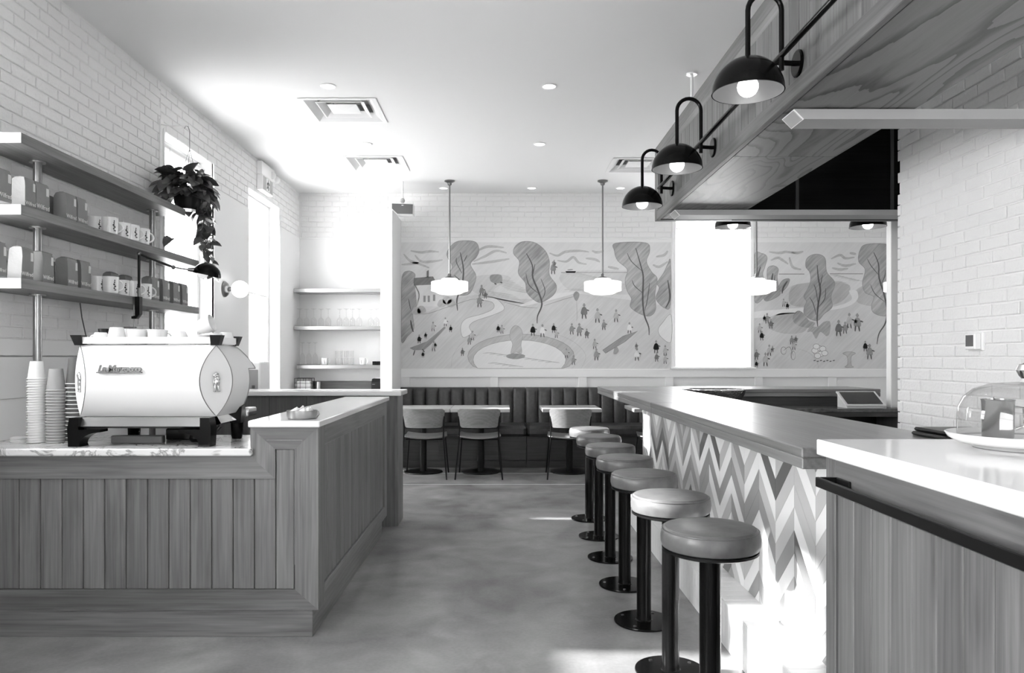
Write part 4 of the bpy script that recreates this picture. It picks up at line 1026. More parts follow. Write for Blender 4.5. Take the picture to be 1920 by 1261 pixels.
for (px, X, z, l) in ((178, -2.49, z2, 'grey shaded printed mug behind the first mug on the middle wall shelf'), (205, -2.415, z2, 'large printed mug first in the row on the middle wall shelf'),
                      (229, -2.43, z2, 'second printed mug in the row on the middle wall shelf'), (246, -2.41, z2, 'third printed mug in the row on the middle wall shelf'), (265.5, -2.41, z2, 'last printed mug on the middle wall shelf'),
                      (183, -2.48, z3, 'grey shaded printed mug beside the last dark bag on the lowest wall shelf'), (206, -2.415, z3, 'large printed mug first in the row on the lowest wall shelf'),
                      (227, -2.45, z3, 'printed mug second in the row on the lowest wall shelf'), (249, -2.41, z3, 'printed mug behind the clamp lamp post on the lowest wall shelf'), (270, -2.42, z3, 'printed mug before the far bags on the lowest wall shelf')):
    y = Yx(px, X); make_mug(X, y, z, .05, .105, .9, -.55, l, MG)

# clamp lamp on the lowest shelf
cl = thing('clamp_lamp', 'black jointed desk lamp clamped to the lowest wall shelf', 'lamp', (SXF, 4.82, 1.69))
YL = 4.82; xp = SXF+.018
MB().prism([(xp-.03, 1.742), (xp+.012, 1.742), (xp+.012, 1.63), (xp-.012, 1.60), (xp-.04, 1.60), (xp-.04, 1.615), (xp-.017, 1.62), (xp-.017, 1.7405)][::-1], 'xz', YL-.02, YL+.02).build('clamp', M_black, cl, ang=.3)
MB().tube([(xp-.033, YL, 1.545), (xp-.033, YL, 1.69)], .004).build('clamp_screw', M_nickel, cl)
MB().tube([(xp-.09, YL-.02, 1.545), (xp-.02, YL+.01, 1.545)], .003).build('clamp_bar', M_nickel, cl)
MB().tube([(xp, YL, 1.74), (xp, YL, 1.80)], .010, 10).build('collar', M_nickel, cl)
MB().tube([(xp, YL, 1.80), (xp, YL, 2.01)], .0085, 10).build('post', M_black, cl)
J1 = Vector((xp, YL, 2.02)); J2 = Vector((Xp(325, 4.9), 4.9, Zp(501, 4.9))); J3 = Vector((Xp(352, 4.93), 4.93, Zp(505, 4.93))); J4 = Vector((Xp(365, 4.95), 4.95, Zp(506, 4.95)))
MB().sphere(J1, .014, 14, 8).build('joint', M_nickel, cl); MB().sphere(J2, .014, 14, 8).build('joint', M_nickel, cl)
MB().tube([J1, J2], .0075, 10).build('arm', M_black, cl); MB().tube([J2, J3], .005, 8).build('rod', M_nickel, cl)
MB().tube([J3, J4], [.012, .017], 14).build('socket', M_nickel, cl)
hc = Vector((Xp(388, 4.98), 4.98, Zp(516, 4.98))); R = .09
Mh = Matrix.Rotation(math.radians(12), 3, 'Y')
MB().lathe([(R*math.cos(t*PI/20), R*.95*math.sin(t*PI/20)) for t in range(11)], hc, 36, Mh, cap=False).build('shade', M_gloss, cl)
MB().lathe([((R-.003)*math.cos(t*PI/20), (R*.95-.003)*math.sin(t*PI/20)) for t in range(11)], hc, 36, Mh, cap=False).build('shade_lining', M_black, cl)
MB().sphere(hc+Vector((-.025, -.01, .012)), .036, 18, 12).build('bulb', M_bulboff, cl)
pts = [(XL+.03, 4.62, 1.688), (XL+.03, 4.64, 1.6), (XL+.03, 4.7, 1.45), (XL+.03, 4.74, 1.3)]
tag(MB().tube(pts, .004, 6).build('electric_cable', M_lcd, loc=(XL+.03, 4.7, 1.3)), 'thin dark cord running down the brick below the shelves', 'cord')

# ------------------------------------------------------------------ hanging plant
pc = Vector((-2.41, 5.72, 2.60))
hp = thing('hanging_plant', 'trailing dark leafed plant hanging in front of the window', 'plant', (pc.x, pc.y, 2.45))
MB().lathe([(0, 2.48), (.07, 2.48), (.095, 2.53), (.105, 2.62), (.098, 2.62), (.085, 2.54), (0, 2.5)], (pc.x, pc.y, 0), 24).build('pot', M_black, hp)
MB().lathe([(0, 2.6), (.098, 2.6)], (pc.x, pc.y, 0), 16).build('soil', M_pdark, hp)
hk = Vector((pc.x+.01, pc.y+.02, 3.12))
for a in (0, 2.1, 4.2): MB().tube([(pc.x+.1*math.cos(a), pc.y+.1*math.sin(a), 2.62), (hk.x, hk.y, 2.95)], .0018, 5).build('hanger_wire', M_nickel, hp)
MB().tube([(hk.x, hk.y, 2.95), (hk.x, hk.y, 3.09), (hk.x-.012, hk.y, 3.125), (hk.x-.03, hk.y, 3.13), (hk.x-.04, hk.y, 3.11)], .0025, 6).build('hook', M_nickel, hp)
tag(MB().tube([(XL-.004, hk.y+.02, 3.15), (XL+.08, hk.y+.015, 3.135), (hk.x-.025, hk.y, 3.127)], .004, 6).build('hook_bracket', M_white, loc=(XL, hk.y, 3.15)), 'slim white bracket on the brick carrying the plant hook', 'bracket')
def leaf_mesh(k, mat):
    rr = random.Random(k); w_ = .62*rr.uniform(.85, 1.1); fold = rr.uniform(.08, .22); v = []; f = []
    ss = [0, .12, .3, .55, .8, 1]; ws = [.2, .88, 1, .86, .55, .06]
    for s_, q in zip(ss, ws):
        droop = -.35*s_*s_
        back = -.10 if q > .6 and s_ < .2 else 0
        v += [(s_+back, -w_*q*.8, droop+fold*q), (s_, 0, droop), (s_+back, w_*q*.8, droop+fold*q)]
    for i in range(5): f += [(3*i, 3*i+1, 3*i+4, 3*i+3), (3*i+1, 3*i+2, 3*i+5, 3*i+4)]
    me = bpy.data.meshes.new('leaf'); me.from_pydata(v, [], f); me.shade_smooth(); me.materials.append(mat); return me
LFM = [leaf_mesh(k, M_leaf if k < 5 else M_leaf2) for k in range(7)]
rl = random.Random(5)
def leaf(p, d, size, mi=None):
    o = bpy.data.objects.new('leaf', LFM[mi if mi is not None else rl.randrange(7)]); C.objects.link(o); o.parent = hp
    q = Vector(d).to_track_quat('X', 'Z'); e = Matrix.Rotation(rl.uniform(-.7, .7), 4, 'X')
    o.matrix_local = Matrix.Translation(Vector(p)-WL[hp]) @ q.to_matrix().to_4x4() @ e @ Matrix.Scale(size, 4)
for i in range(175):
    a = rl.uniform(0, 2*PI); el = rl.uniform(-.35, 1.25); rr_ = rl.uniform(.45, 1)
    d = Vector((math.cos(a)*math.cos(el), math.sin(a)*math.cos(el), math.sin(el)))
    p = pc+Vector((d.x*.17*rr_, d.y*.23*rr_, .02+d.z*.17*rr_))
    if p.x < XL+.06: p.x = XL+.06
    if p.z < 2.5 and p.y < 5.6: p.y = 5.62
    leaf(p, (d.x+rl.uniform(-.4, .4), d.y+rl.uniform(-.4, .4), d.z*.5-.25+rl.uniform(-.3, .3)), rl.uniform(.07, .125))
for vi in range(9):
    a = rl.uniform(-.9, 2.2); p = pc+Vector((.11*math.cos(a), .13*math.sin(a)+.04, -.02)); pts = [p.copy()]; L_ = rl.uniform(.28, .62)
    n = int(L_/.045)
    for s_ in range(n):
        p = p+Vector((rl.uniform(-.012, .018), rl.uniform(-.01, .022), -.045)); pts.append(p.copy())
        leaf(p, (rl.uniform(-1, 1), rl.uniform(-1, 1), rl.uniform(-.9, .1)), rl.uniform(.06, .1)*(1-.35*s_/n))
    MB().tube(pts, .0025, 5).build('vine', M_stem, hp)
pts = [pc+Vector((-.02, -.06, -.2)), pc+Vector((-.03, -.16, -.27)), pc+Vector((-.06, -.22, -.275))]
pts = [Vector((-2.34, 5.68, 2.26)), Vector((-2.37, 5.55, 2.235)), Vector((-2.42, 5.48, 2.225))]
MB().tube(pts, .002, 5).build('vine', M_stem, hp); leaf(pts[-1], (-.3, -.6, -.4), .09, 6)
for d in ((.03, .05, 0), (.05, .1, -.03), (.02, .14, -.06)):
    q = Vector((-2.34, 5.82, 2.07))+Vector(d); leaf(q, (rl.uniform(-1, 1), .3, -.5), .08, 6)

# ------------------------------------------------------------------ espresso machine
em = thing('espresso_machine', 'white barrel shaped espresso machine with black feet on the marble counter', 'coffee machine', (-1.77, 3.9, .914))
xl, xr, yf, Z0, Z1 = -2.113, -1.43, 3.74, 1.056, 1.411
NL = 16
def lev(i):
    t = 2*i/NL-1; return Z0+(Z1-Z0)*i/NL, .06*(1-t*t)
def yback(z):
    if z > 1.29: return 4.0+.16*min(1, (Z1-z)/.115)**.8
    if z > 1.265: return 4.05
    return 4.05+.01*(1.265-z)/.2
def strip(fa, fb, name, mt, flip=False):
    v = []; f = []
    for i in range(NL+1):
        z, b = lev(i); v += [(*fa(z, b), z), (*fb(z, b), z)]
    for i in range(NL): f.append((2*i, 2*i+1, 2*i+3, 2*i+2))
    return MB().add(v, f).build(name, mt, em, ang=1.2)
g = .003
strip(lambda z, b: (xl+b+g, yf-b), lambda z, b: (xr-b-g, yf-b), 'front_panel', M_white)
strip(lambda z, b: (xl-b+g*.5, yf+b-g*.5), lambda z, b: (xl+b-g*.5, yf-b+g*.5), 'corner_panel', M_matt)
strip(lambda z, b: (xr-b+g*.5, yf-b+g*.5), lambda z, b: (xr+b-g*.5, yf+b-g*.5), 'corner_panel', M_corner)  # right corner greyer than its left twin, shade put into the colour
zsl = sorted({lev(i)[0] for i in range(NL+1)} | {1.2899, 1.2901, 1.2649, 1.2651})
def bz(z): t = 2*(z-Z0)/(Z1-Z0)-1; return .06*(1-t*t)
for sgn, xx in ((1, xr), (-1, xl)):
    v = []; f = []
    for z in zsl: v += [(xx+sgn*bz(z), yf+bz(z)+g, z), (xx+sgn*bz(z), yback(z), z)]
    for i in range(len(zsl)-1): f.append((2*i, 2*i+1, 2*i+3, 2*i+2))
    MB().add(v, f).build('side_panel', M_corner if sgn > 0 else M_white, em, ang=1.2)  # right side greyed for shade, left side white
    e = [(xx+sgn*(bz(z)+.001), yback(z)+.002, z) for z in zsl]
    MB().tube(e, .003, 6).build('edge_trim', M_mid, em)
v = []; f = []
for z in zsl:
    b = bz(z); e = .005; v += [(xl+b+e, yf-b+e, z), (xr-b-e, yf-b+e, z), (xr+b-e, yf+b+e, z), (xr+b-e, yback(z)-.004, z), (xl-b+e, yback(z)-.004, z), (xl-b+e, yf+b+e, z)]
for i in range(len(zsl)-1):
    for k in range(6): f.append((6*i+k, 6*i+(k+1) % 6, 6*i+6+(k+1) % 6, 6*i+6+k))
f += [tuple(range(6))[::-1], tuple(range(6*(len(zsl)-1), 6*len(zsl)))]
MB().add(v, f).build('inner_body', M_mid, em, ang=.5)
box(xl, xr, yf+.0, 4.0, Z1, Z1+.004, c=.001).build('cup_tray', M_steel, em)
# top rail with black corner brackets
def rail_seg(p0, p1, nm='cup_rail'):
    a, b = Vector(p0), Vector(p1); d = (b-a).normalized(); n = Vector((-d.y, d.x, 0))*.006; hh = Vector((0, 0, .0165))
    MB().add([tuple(q) for q in (a-n-hh, a+n-hh, a+n+hh, a-n+hh, b-n-hh, b+n-hh, b+n+hh, b-n+hh)], [(0, 3, 2, 1), (4, 5, 6, 7), (0, 1, 5, 4), (2, 3, 7, 6), (1, 2, 6, 5), (3, 0, 4, 7)]).build(nm, M_white, em, smooth=False)
zr = 1.436
rail_seg((xl+.015, yf-.012, zr), (xr-.015, yf-.012, zr)); rail_seg((xr+.012, yf+.015, zr), (xr+.012, 3.99, zr)); rail_seg((xl-.012, yf+.015, zr), (xl-.012, 3.99, zr))
for (cx, cy, sx, sy) in ((xl, yf, -1, -1), (xr, yf, 1, -1), (xr, 3.99, 1, 1), (xl, 3.99, -1, 1)):
    v = [(cx-.022*sx, cy-.022*sy, 1.412), (cx+.018*sx, cy-.022*sy, 1.412), (cx+.018*sx, cy+.018*sy, 1.412), (cx-.022*sx, cy+.018*sy, 1.412),
         (cx-.022*sx, cy-.022*sy, 1.462), (cx+.034*sx, cy-.022*sy, 1.462), (cx+.034*sx, cy+.03*sy, 1.462), (cx-.022*sx, cy+.03*sy, 1.462)]
    MB().add(v, [(0, 3, 2, 1), (4, 5, 6, 7), (0, 1, 5, 4), (1, 2, 6, 5), (2, 3, 7, 6), (3, 0, 4, 7)]).build('rail_bracket', M_blackp, em, smooth=False)
# chrome base and feet
MB().prism([(3.665, 1.012), (3.68, 1.055), (4.08, 1.055), (4.08, 1.0), (3.70, 1.0)], 'yz', xl+.025, xr-.03).build('base_frame', M_pole, em, ang=.3)
MB().prism([(xr-.03, 1.0), (xr+.02, 1.02), (xr-.0, 1.055), (xr-.03, 1.055)], 'xz', 3.75, 4.05).build('side_skirt', M_chrome, em, ang=.3)
MB().prism([(xl+.03, 1.0), (xl-.02, 1.02), (xl+.0, 1.055), (xl+.03, 1.055)], 'xz', 3.75, 4.05).build('side_skirt', M_chrome, em, ang=.3)
def foot(cx, cy, sx, d):
    arc = [(cx-sx*(.135-.10*math.sin(t*PI/16)), .985-.06*(1-math.cos(t*PI/16))) for t in range(9)]
    poly = [(cx+sx*.02, .9145), (cx+sx*.025, 1.0), (cx+sx*.015, 1.056), (cx-sx*.03, 1.056), (cx-sx*.03, .998), (cx-sx*.135, .998)]+arc+[(cx-sx*.04, .9145)]
    MB().prism(poly, 'xz', cy, cy+d).build('foot', M_gloss, em, ang=.4)
foot(xr-.015, 3.645, 1, .075); foot(xl+.015, 3.645, -1, .075)
for cx in (-1.43, -1.985):
    MB().lathe([(.026, .9145), (.03, .93), (.034, 1.0)], (cx, 4.03, 0), 14).build('rear_foot', M_gloss, em)
box(xr-.0, xr+.055, 4.05, 4.19, 1.03, 1.075, c=.006).build('drip_tray', M_chrome, em)
box(xl+.05, xr, 4.06, 4.2, 1.02, 1.06, c=.006).build('drip_tray', M_chrome, em)
MB().prism([(4.0, 1.0), (4.06, 1.0), (4.09, 1.06), (4.06, 1.095), (4.02, 1.085)], 'yz', xr-.02, xr+.03).build('tray_bracket', M_blackp, em, ang=.3)
# name lettering and lion badges
M_pewter = plain('pewter', .28, .3, 1)
o = lettering('name_lettering', 'La Marzocco', .047, M_pewter, em, Vector((Xp(184, 3.68), 3.676, Zp(696.5, 3.68)))-WL[em], (PI/2, 0, 0), .004, .3, .86, .0012); o['kind'] = 'stuff'
box(Xp(182, 3.68), Xp(267, 3.68), 3.668, 3.681, Zp(699, 3.68), Zp(697, 3.68), c=.001).build('name_underline', M_pewter, em)
def lion(cx, cy, cz, nx, ny):
    n = Vector((nx, ny, 0)).normalized(); s_ = Vector((-n.y, n.x, 0)); mb = MB(); c = Vector((cx, cy, cz))
    for (u, w_, rx, rz_, dep) in ((0, .034, .016, .019, .010), (-.010, .036, .010, .009, .009), (.004, .02, .016, .02, .008), (.003, .002, .014, .028, .008), (.008, -.022, .005, .02, .006), (-.008, -.024, .005, .018, .006), (.012, -.043, .008, .004, .006), (-.01, -.043, .008, .004, .006), (-.014, .0, .004, .018, .004)):
        k = MB().sphere((0, 0, 0), 1, 10, 6); q = [c+s_*(u+x*rx)+Vector((0, 0, w_+z*rz_))+n*(y*dep) for x, y, z in k.v]; mb.add([tuple(a) for a in q], k.f)
    mb.build('lion_badge', M_chrome, em)
lion(xr+.002, yf-.004, 1.225, 1, -1); lion(xl-.002, yf-.004, 1.225, -1, -1)
# things under the machine
tag(MB().tube([(-1.62, 3.86, 1.0), (-1.60, 3.86, .96), (-1.6, 3.84, .93), (-1.58, 3.82, .924), (-1.52, 3.8, .93), (-1.47, 3.8, .96), (-1.44, 3.82, .999)], .009, 8).build('drain_hose', M_black, loc=(-1.6, 3.84, .92)), 'black drain hose looping below the espresso machine', 'hose')
tag(box(-1.78, -1.6, 3.95, 4.15, .915, .975, c=.006).build('power_box', M_black, loc=(-1.7, 4.0, .915)), 'black box lying under the espresso machine', 'box')
tag(box(-1.98, -1.72, 3.78, 3.82, .915, .955, c=.004).build('pipe_tray', M_lcd, loc=(-1.85, 3.8, .915)), 'dark channel lying under the left half of the espresso machine', 'tray')
# cups on top of the machine
TZ = Z1+.0045; CG = 'white cups on top of the espresso machine'
def make_cup(px, Y, r0, r1, h, label, handle=None, inv=False, z=TZ):
    x = Xp(px, Y); c = thing('coffee_cup', label, 'cup', (x, Y, z), CG)
    pr_ = [(0, z), (r0*.9, z), (r0, z+.004), ((r0+r1)/2*1.03, z+h*.5), (r1, z+h), (r1-.003, z+h), ((r0+r1)/2*.97, z+h*.5), (r0-.004, z+.008), (0, z+.008)]
    if inv: pr_ = [(a, 2*z+h-b) for a, b in pr_]
    MB().lathe(pr_, (x, Y, 0), 24).build('body', M_ceram, c)
    if handle is not None:
        d = Vector((math.cos(handle), math.sin(handle), 0)); b = Vector((x, Y, z)); rm = (r0+r1)/2
        MB().tube([b+d*(rm-.002+h*.3*math.cos(-PI/2+PI*i/8))+Vector((0, 0, h*.5+h*.27*math.sin(-PI/2+PI*i/8))) for i in range(9)], .0045, 8).build('handle', M_ceram, c)
    return c
make_cup(189, 3.80, .03, .043, .062, 'white cup with its handle to the left, first on the machine', PI, True)
make_cup(219, 3.80, .034, .047, .088, 'tall white cup upside down on the machine, second along', None, True)
make_cup(238, 3.90, .034, .045, .084, 'white cup half hidden behind the tall upturned one', None, True)
make_cup(258, 3.80, .04, .048, .076, 'white cup with a straight wall, middle of the machine top')
make_cup(296, 3.80, .036, .050, .076, 'white tapered cup right of the straight one on the machine', 0.5)
make_cup(290, 3.92, .036, .048, .082, 'white cup in the rear row behind the tapered one')
make_cup(262, 3.92, .036, .048, .082, 'white cup in the rear row behind the straight one')
make_cup(337, 3.81, .030, .056, .070, 'wide white cup upside down before the toppled cup', None, True)
make_cup(378, 3.80, .034, .052, .050, 'low white cup under the toppled cup on the machine')
make_cup(405, 3.90, .03, .04, .062, 'small white cup behind the front black rail bracket', None, True)
make_cup(424, 3.95, .032, .045, .068, 'white cup upside down at the far right of the machine top', None, True)
tc = thing('coffee_cup', 'white cup toppled on its side on top of the machine', 'cup', (Xp(378, 3.82), 3.82, TZ+.05), CG)
Mt = Matrix.Rotation(math.radians(20), 3, 'Z') @ Matrix.Rotation(math.radians(70), 3, 'Y') @ Matrix.Rotation(math.radians(20), 3, 'X')
MB().lathe([(0, 0), (.03, 0), (.034, .004), (.043, .045), (.045, .08), (.042, .08), (.04, .045), (.03, .008), (0, .008)], (Xp(372, 3.8), 3.79, TZ+.085), 24, Mt).build('body', M_ceram, tc)
tag(MB().lathe([(0, TZ+.07), (.035, TZ+.07), (.036, TZ+.085), (0, TZ+.085)], (Xp(198, 3.92), 3.92, 0), 20).lathe([(.025, TZ), (.034, TZ+.07)], (Xp(198, 3.92), 3.92, 0), 20).build('tamper', M_black, loc=(Xp(198, 3.92), 3.92, TZ)), 'black lidded jar behind the cups at the machine left', 'jar')

# paper cups and lids on the marble
def cup_stack(px, Y, r, h, n, pitch, mb_, mrim, nm, adj, desc, rimr):
    x = Xp(px, Y); base = None
    for i in range(n):                      # upside down, i = 0 at the bottom
        z = .9145+i*pitch; k = n-i
        lab = '%s, %s' % (desc, 'topmost of its stack' if k == 1 else ('bottom of its stack' if i == 0 else '%s from the top of its stack' % ordn(k)))
        if base is None:
            base = thing('paper_cup', lab, 'cup', (x, Y, z), 'paper cups in the %s stack' % adj)
            MB().lathe([(r, z+.003), (r*.72, z+h), (r*.68, z+h), (r*.67, z+h-.006), (0, z+h-.006)], (x, Y, 0), 28, cap=False).build('sleeve', mb_, base)
            MB().lathe([(r*.98, z+.0005), (rimr, z+.002), (rimr, z+.0045), (r*.97, z+.006), (r*.98, z+.0005)], (x, Y, 0), 28).build('rim', mrim, base)
        else: dup(base, (x+random.uniform(-.0012, .0012), Y+random.uniform(-.001, .001), z), lab)
cup_stack(69, 3.84, .0415, .092, 26, .0130, M_pwhite, M_pwhite, 'w', 'white', 'white paper cup', .0468)
cup_stack(105, 3.84, .0445, .112, 19, .0148, M_kraft, plain('pale_rim', .5, .5), 'g', 'grey', 'grey paper cup', .0485)
cup_stack(142, 3.87, .0455, .14, 15, .0213, M_pdark, M_pwhite, 'd', 'charcoal', 'charcoal paper cup with white rim', .0495)
for i in range(3):
    z = .9145+i*.0085; x = Xp(37, 3.88)
    tag(MB().lathe([(0, z+.008), (.034, z+.008), (.037, z+.006), (.043, z+.004), (.044, z), (.040, z), (.036, z+.004), (0, z+.005)], (x, 3.88, 0), 28).build('cup_lid', M_pwhite, loc=(x, 3.88, z)),
        'white cup lid beside the white cup stack, %s of three' % ('bottom', 'middle', 'top')[i], 'lid', 'cup lids by the wall')
# sugar dish on the ledge
sd = thing('sugar_dish', 'round steel dish of sugar packets on the quartz ledge', 'dish', (-.995, 3.72, 1.047))
MB().lathe([(0, 1.0485), (.07, 1.0485), (.074, 1.056), (.075, 1.088), (.072, 1.088), (.071, 1.058), (0, 1.053)], (-.995, 3.72, 0), 36).build('bowl', M_steel, sd)
MB().lathe([(.055, 1.0475), (.06, 1.0475), (.06, 1.049), (.055, 1.049)], (-.995, 3.72, 0), 28).build('foot_ring', M_black, sd)
MB().tube([(-.92, 3.72, 1.055), (-.905, 3.70, 1.07), (-.908, 3.69, 1.087)], .003).build('handle', M_steel, sd)
rq = random.Random(4)
for i in range(9):
    a = i*.7; x, y = -.995+.042*math.cos(a)*(i > 0), 3.72+.042*math.sin(a)*(i > 0)
    o = tag(box(-.024, .024, -.004, .004, -.018, .018, c=.003).build('sugar_packet', M_pwhite, loc=(0, 0, 0)), 'white sugar packet in the round steel dish', 'packet', 'sugar packets in the dish')
    o.location = (x, y, 1.078+.008*(i == 0)); o.rotation_euler = (rq.uniform(-.5, .5), rq.uniform(-.6, .6), rq.uniform(0, 3))

# ------------------------------------------------------------------ murals (flat paint on the back wall)
LAY = [0]
def mural(name, label, cx):
    return thing(name, label, 'mural', (cx, YB, 1.3), 'murals on the back wall')
def smoothpts(p, closed, n=5):
    out = []; m = len(p)
    for i in range(m if closed else m-1):
        g_ = lambda k: Vector(p[k % m]) if closed else Vector(p[max(0, min(m-1, k))])
        a, b, c, d = g_(i-1), g_(i), g_(i+1), g_(i+2)
        for t in range(n):
            u = t/n; out.append(tuple(.5*((2*b)+(c-a)*u+(2*a-5*b+4*c-d)*u*u+(3*b-a-3*c+d)*u**3)))
    if not closed: out.append(tuple(p[-1]))
    return out
def pw(p, lay): return (Xp(p[0], YB), YB-.0012-.00025*lay, Zp(p[1], YB))
def blob(par, nm, pts, mt, lay, sm=True, outline=None, ow=1.2):
    q = smoothpts(pts, True) if sm else pts
    MB().add([pw(p, lay) for p in q], [tuple(range(len(q)))]).build(nm, PT[mt], par, smooth=False)
    if outline: stroke(par, nm+'_outline', q+[q[0]], ow, outline, lay+1, False)
def strokes(par, nm, lst, wd, mt, lay, sm=True):
    if len(lst) > 1 and nm in ('painted_clouds', 'painted_horizon', 'painted_branches', 'painted_windows'):
        one = {'painted_clouds': 'painted_cloud', 'painted_branches': 'painted_branch', 'painted_windows': 'painted_window'}.get(nm, nm)
        for p in lst: strokes(par, one, [p], wd, mt, lay, sm)
        return
    if not lst: return
    mb = MB()
    for pts in lst:
        q = smoothpts(pts, False) if sm else pts; n = len(q); v = []
        for i in range(n):
            a = Vector(q[max(0, i-1)]); b = Vector(q[min(n-1, i+1)]); d = (b-a); d = d.normalized() if d.length else Vector((1, 0)); nn = Vector((-d.y, d.x))
            w_ = wd*(.35+.65*math.sin(PI*min(1, max(0, (i+.6)/(n+.2)))))/2 if sm else wd/2
            v += [pw(Vector(q[i])+nn*w_, lay), pw(Vector(q[i])-nn*w_, lay)]
        mb.add(v, [(2*i, 2*i+1, 2*i+3, 2*i+2) for i in range(n-1)])
    o = mb.build(nm, PT[mt], par, smooth=False)
    if len(lst) > 1: o['kind'] = 'stuff'
    return o
def stroke(par, nm, pts, wd, mt, lay, sm=True): return strokes(par, nm, [pts], wd, mt, lay, sm)
mA = mural('wall_mural', 'long pale park mural with fountain, left of the back window', -.0)
blob(mA, 'mural_ground', [(752.5, 454), (1258, 454), (1258, 691), (752.5, 691)], 'base', 0, False)
blob(mA, 'painted_hills', [(752.5, 560), (800, 585), (850, 560), (893, 552), (940, 560), (1000, 560), (1060, 548), (1100, 552), (1180, 562), (1258, 575), (1258, 690.5), (752.5, 690.5)], 'light', 1, False)
blob(mA, 'painted_bank', [(880, 522), (930, 514), (958, 522), (925, 545), (955, 566), (1000, 572), (940, 562), (890, 548)], 'light', 2)
blob(mA, 'painted_lake', [(1060, 510), (1200, 510), (1210, 545), (1180, 552), (1110, 548), (1062, 540)], 'light', 2)
blob(mA, 'painted_path', [(893, 560), (925, 558), (940, 568), (945, 580), (925, 590), (890, 602), (880, 612), (884, 624), (868, 632), (864, 612), (874, 597), (905, 588), (925, 578), (922, 566)], 'white', 3, True, 'grey', .7)
blob(mA, 'painted_shore', [(990, 572), (1060, 555), (1075, 548), (1030, 552), (975, 572)], 'white', 3)
strokes(mA, 'painted_clouds', [[(770, 470), (790, 473), (805, 471), (823, 472)], [(757, 476), (768, 488), (785, 494), (805, 502)], [(778, 478), (790, 490), (810, 490), (830, 487)], [(753, 496), (775, 494), (785, 492)], [(888, 490), (910, 480), (930, 470), (950, 474)], [(895, 470), (915, 462), (945, 464)], [(885, 495), (925, 490), (955, 485)], [(1030, 474), (1045, 479), (1060, 472), (1085, 470), (1104, 472)], [(1045, 488), (1062, 490), (1075, 482), (1085, 492), (1100, 495)], [(1110, 470), (1120, 473), (1132, 470)], [(1098, 484), (1115, 486), (1125, 491)], [(1140, 500), (1160, 504)], [(1230, 481), (1245, 478), (1252, 470)], [(1224, 496), (1236, 500), (1252, 490)]], 5, 'mid', 2)
strokes(mA, 'painted_ripples', [[(1052+9*i % 120, 512+2.2*i), (1075+9*i % 120, 511+2.2*i), (1092+9*i % 120, 512.6+2.2*i)] for i in range(16)], 1.2, 'mid', 3)
strokes(mA, 'painted_ripples', [[(915+5*i % 40, 520+3.2*i), (940+5*i % 40, 524+3.2*i), (962+5*i % 40, 527+3.2*i)] for i in range(12)], 1.2, 'mid', 4)
stroke(mA, 'painted_horizon', [(1052, 510.5), (1200, 510.5)], 1.2, 'grey', 4, False)
def ptree(par, crown, trunk, branches, mt='tree', lay=5, ow=1.3):
    blob(par, 'painted_tree_crown', crown, mt, lay, True, 'grey', ow)
    stroke(par, 'painted_trunk', trunk, 3.2, 'line', lay+2); strokes(par, 'painted_branches', branches, 1.5, 'line', lay+2)
ptree(mA, [(754, 520), (765, 508), (778, 514), (776, 530), (786, 552), (780, 575), (774, 590), (776, 615), (764, 630), (753, 640), (753, 580)], [(770, 600), (772, 612), (775, 622)], [[(766, 560), (770, 580)]])
ptree(mA, [(845, 462), (860, 452), (890, 453), (898, 468), (893, 482), (882, 495), (892, 515), (890, 530), (880, 550), (862, 553), (842, 545), (838, 520), (848, 500), (838, 478)], [(858, 582), (857, 560), (866, 535), (869, 505), (863, 473)], [[(870, 490), (876, 478)], [(866, 512), (856, 492), (856, 483)], [(866, 528), (852, 516)]])
ptree(mA, [(966, 462), (980, 453), (1003, 455), (1022, 470), (1030, 490), (1030, 515), (1043, 535), (1038, 552), (1016, 566), (1003, 563), (988, 548), (985, 530), (972, 512), (974, 490), (963, 475)], [(1007, 606), (1008, 592), (1016, 570), (1009, 545), (999, 520), (998, 497), (987, 475)], [[(1016, 562), (1022, 545), (1014, 522)], [(1010, 550), (992, 534), (986, 512)], [(999, 515), (1003, 495)]])
ptree(mA, [(1154, 456), (1210, 455), (1218, 470), (1212, 490), (1222, 510), (1232, 522), (1228, 550), (1229, 580), (1218, 592), (1200, 588), (1182, 575), (1184, 560), (1176, 545), (1172, 525), (1176, 505), (1158, 488), (1152, 470)], [(1217, 628), (1216, 612), (1208, 590), (1205, 560), (1206, 520), (1202, 500), (1192, 465)], [[(1204, 508), (1184, 490), (1176, 474)], [(1204, 548), (1190, 536), (1185, 525)], [(1209, 582), (1214, 560), (1218, 530)]])
ptree(mA, [(1257, 490), (1257, 570), (1246, 577), (1230, 560), (1236, 540), (1232, 530), (1244, 512), (1252, 495)], [(1248, 577), (1256, 558), (1252, 525)], [])
blob(mA, 'painted_shrub', [(1242, 605), (1258, 590), (1258, 640), (1240, 632), (1234, 618)], 'white', 3, True, 'grey', .7)
# house
blob(mA, 'painted_house', [(778, 530), (830, 530), (832, 574), (782, 574)], 'white', 6, False)
blob(mA, 'painted_roof', [(776, 521), (812, 518), (820, 533), (776, 535)], 'dark', 7, False)
strokes(mA, 'painted_windows', [[(796, 554), (796, 566)], [(804, 554), (804, 566)], [(814, 552), (814, 564)]], 4.2, 'grey', 7, False)
blob(mA, 'painted_chimney', [(800, 508), (804, 506), (804, 520), (800, 521)], 'dark', 7, False)
for c_ in ((828, 568), (838, 562), (846, 568), (790, 580), (780, 582)):
    blob(mA, 'painted_bush', [(c_[0]-8, c_[1]+4), (c_[0]-4, c_[1]-6), (c_[0]+4, c_[1]-6), (c_[0]+9, c_[1]+3), (c_[0], c_[1]+8)], 'mid', 7)
stroke(mA, 'painted_hill_line', [(776, 586), (800, 588), (840, 575), (880, 562), (893, 561)], 1, 'grey', 8)
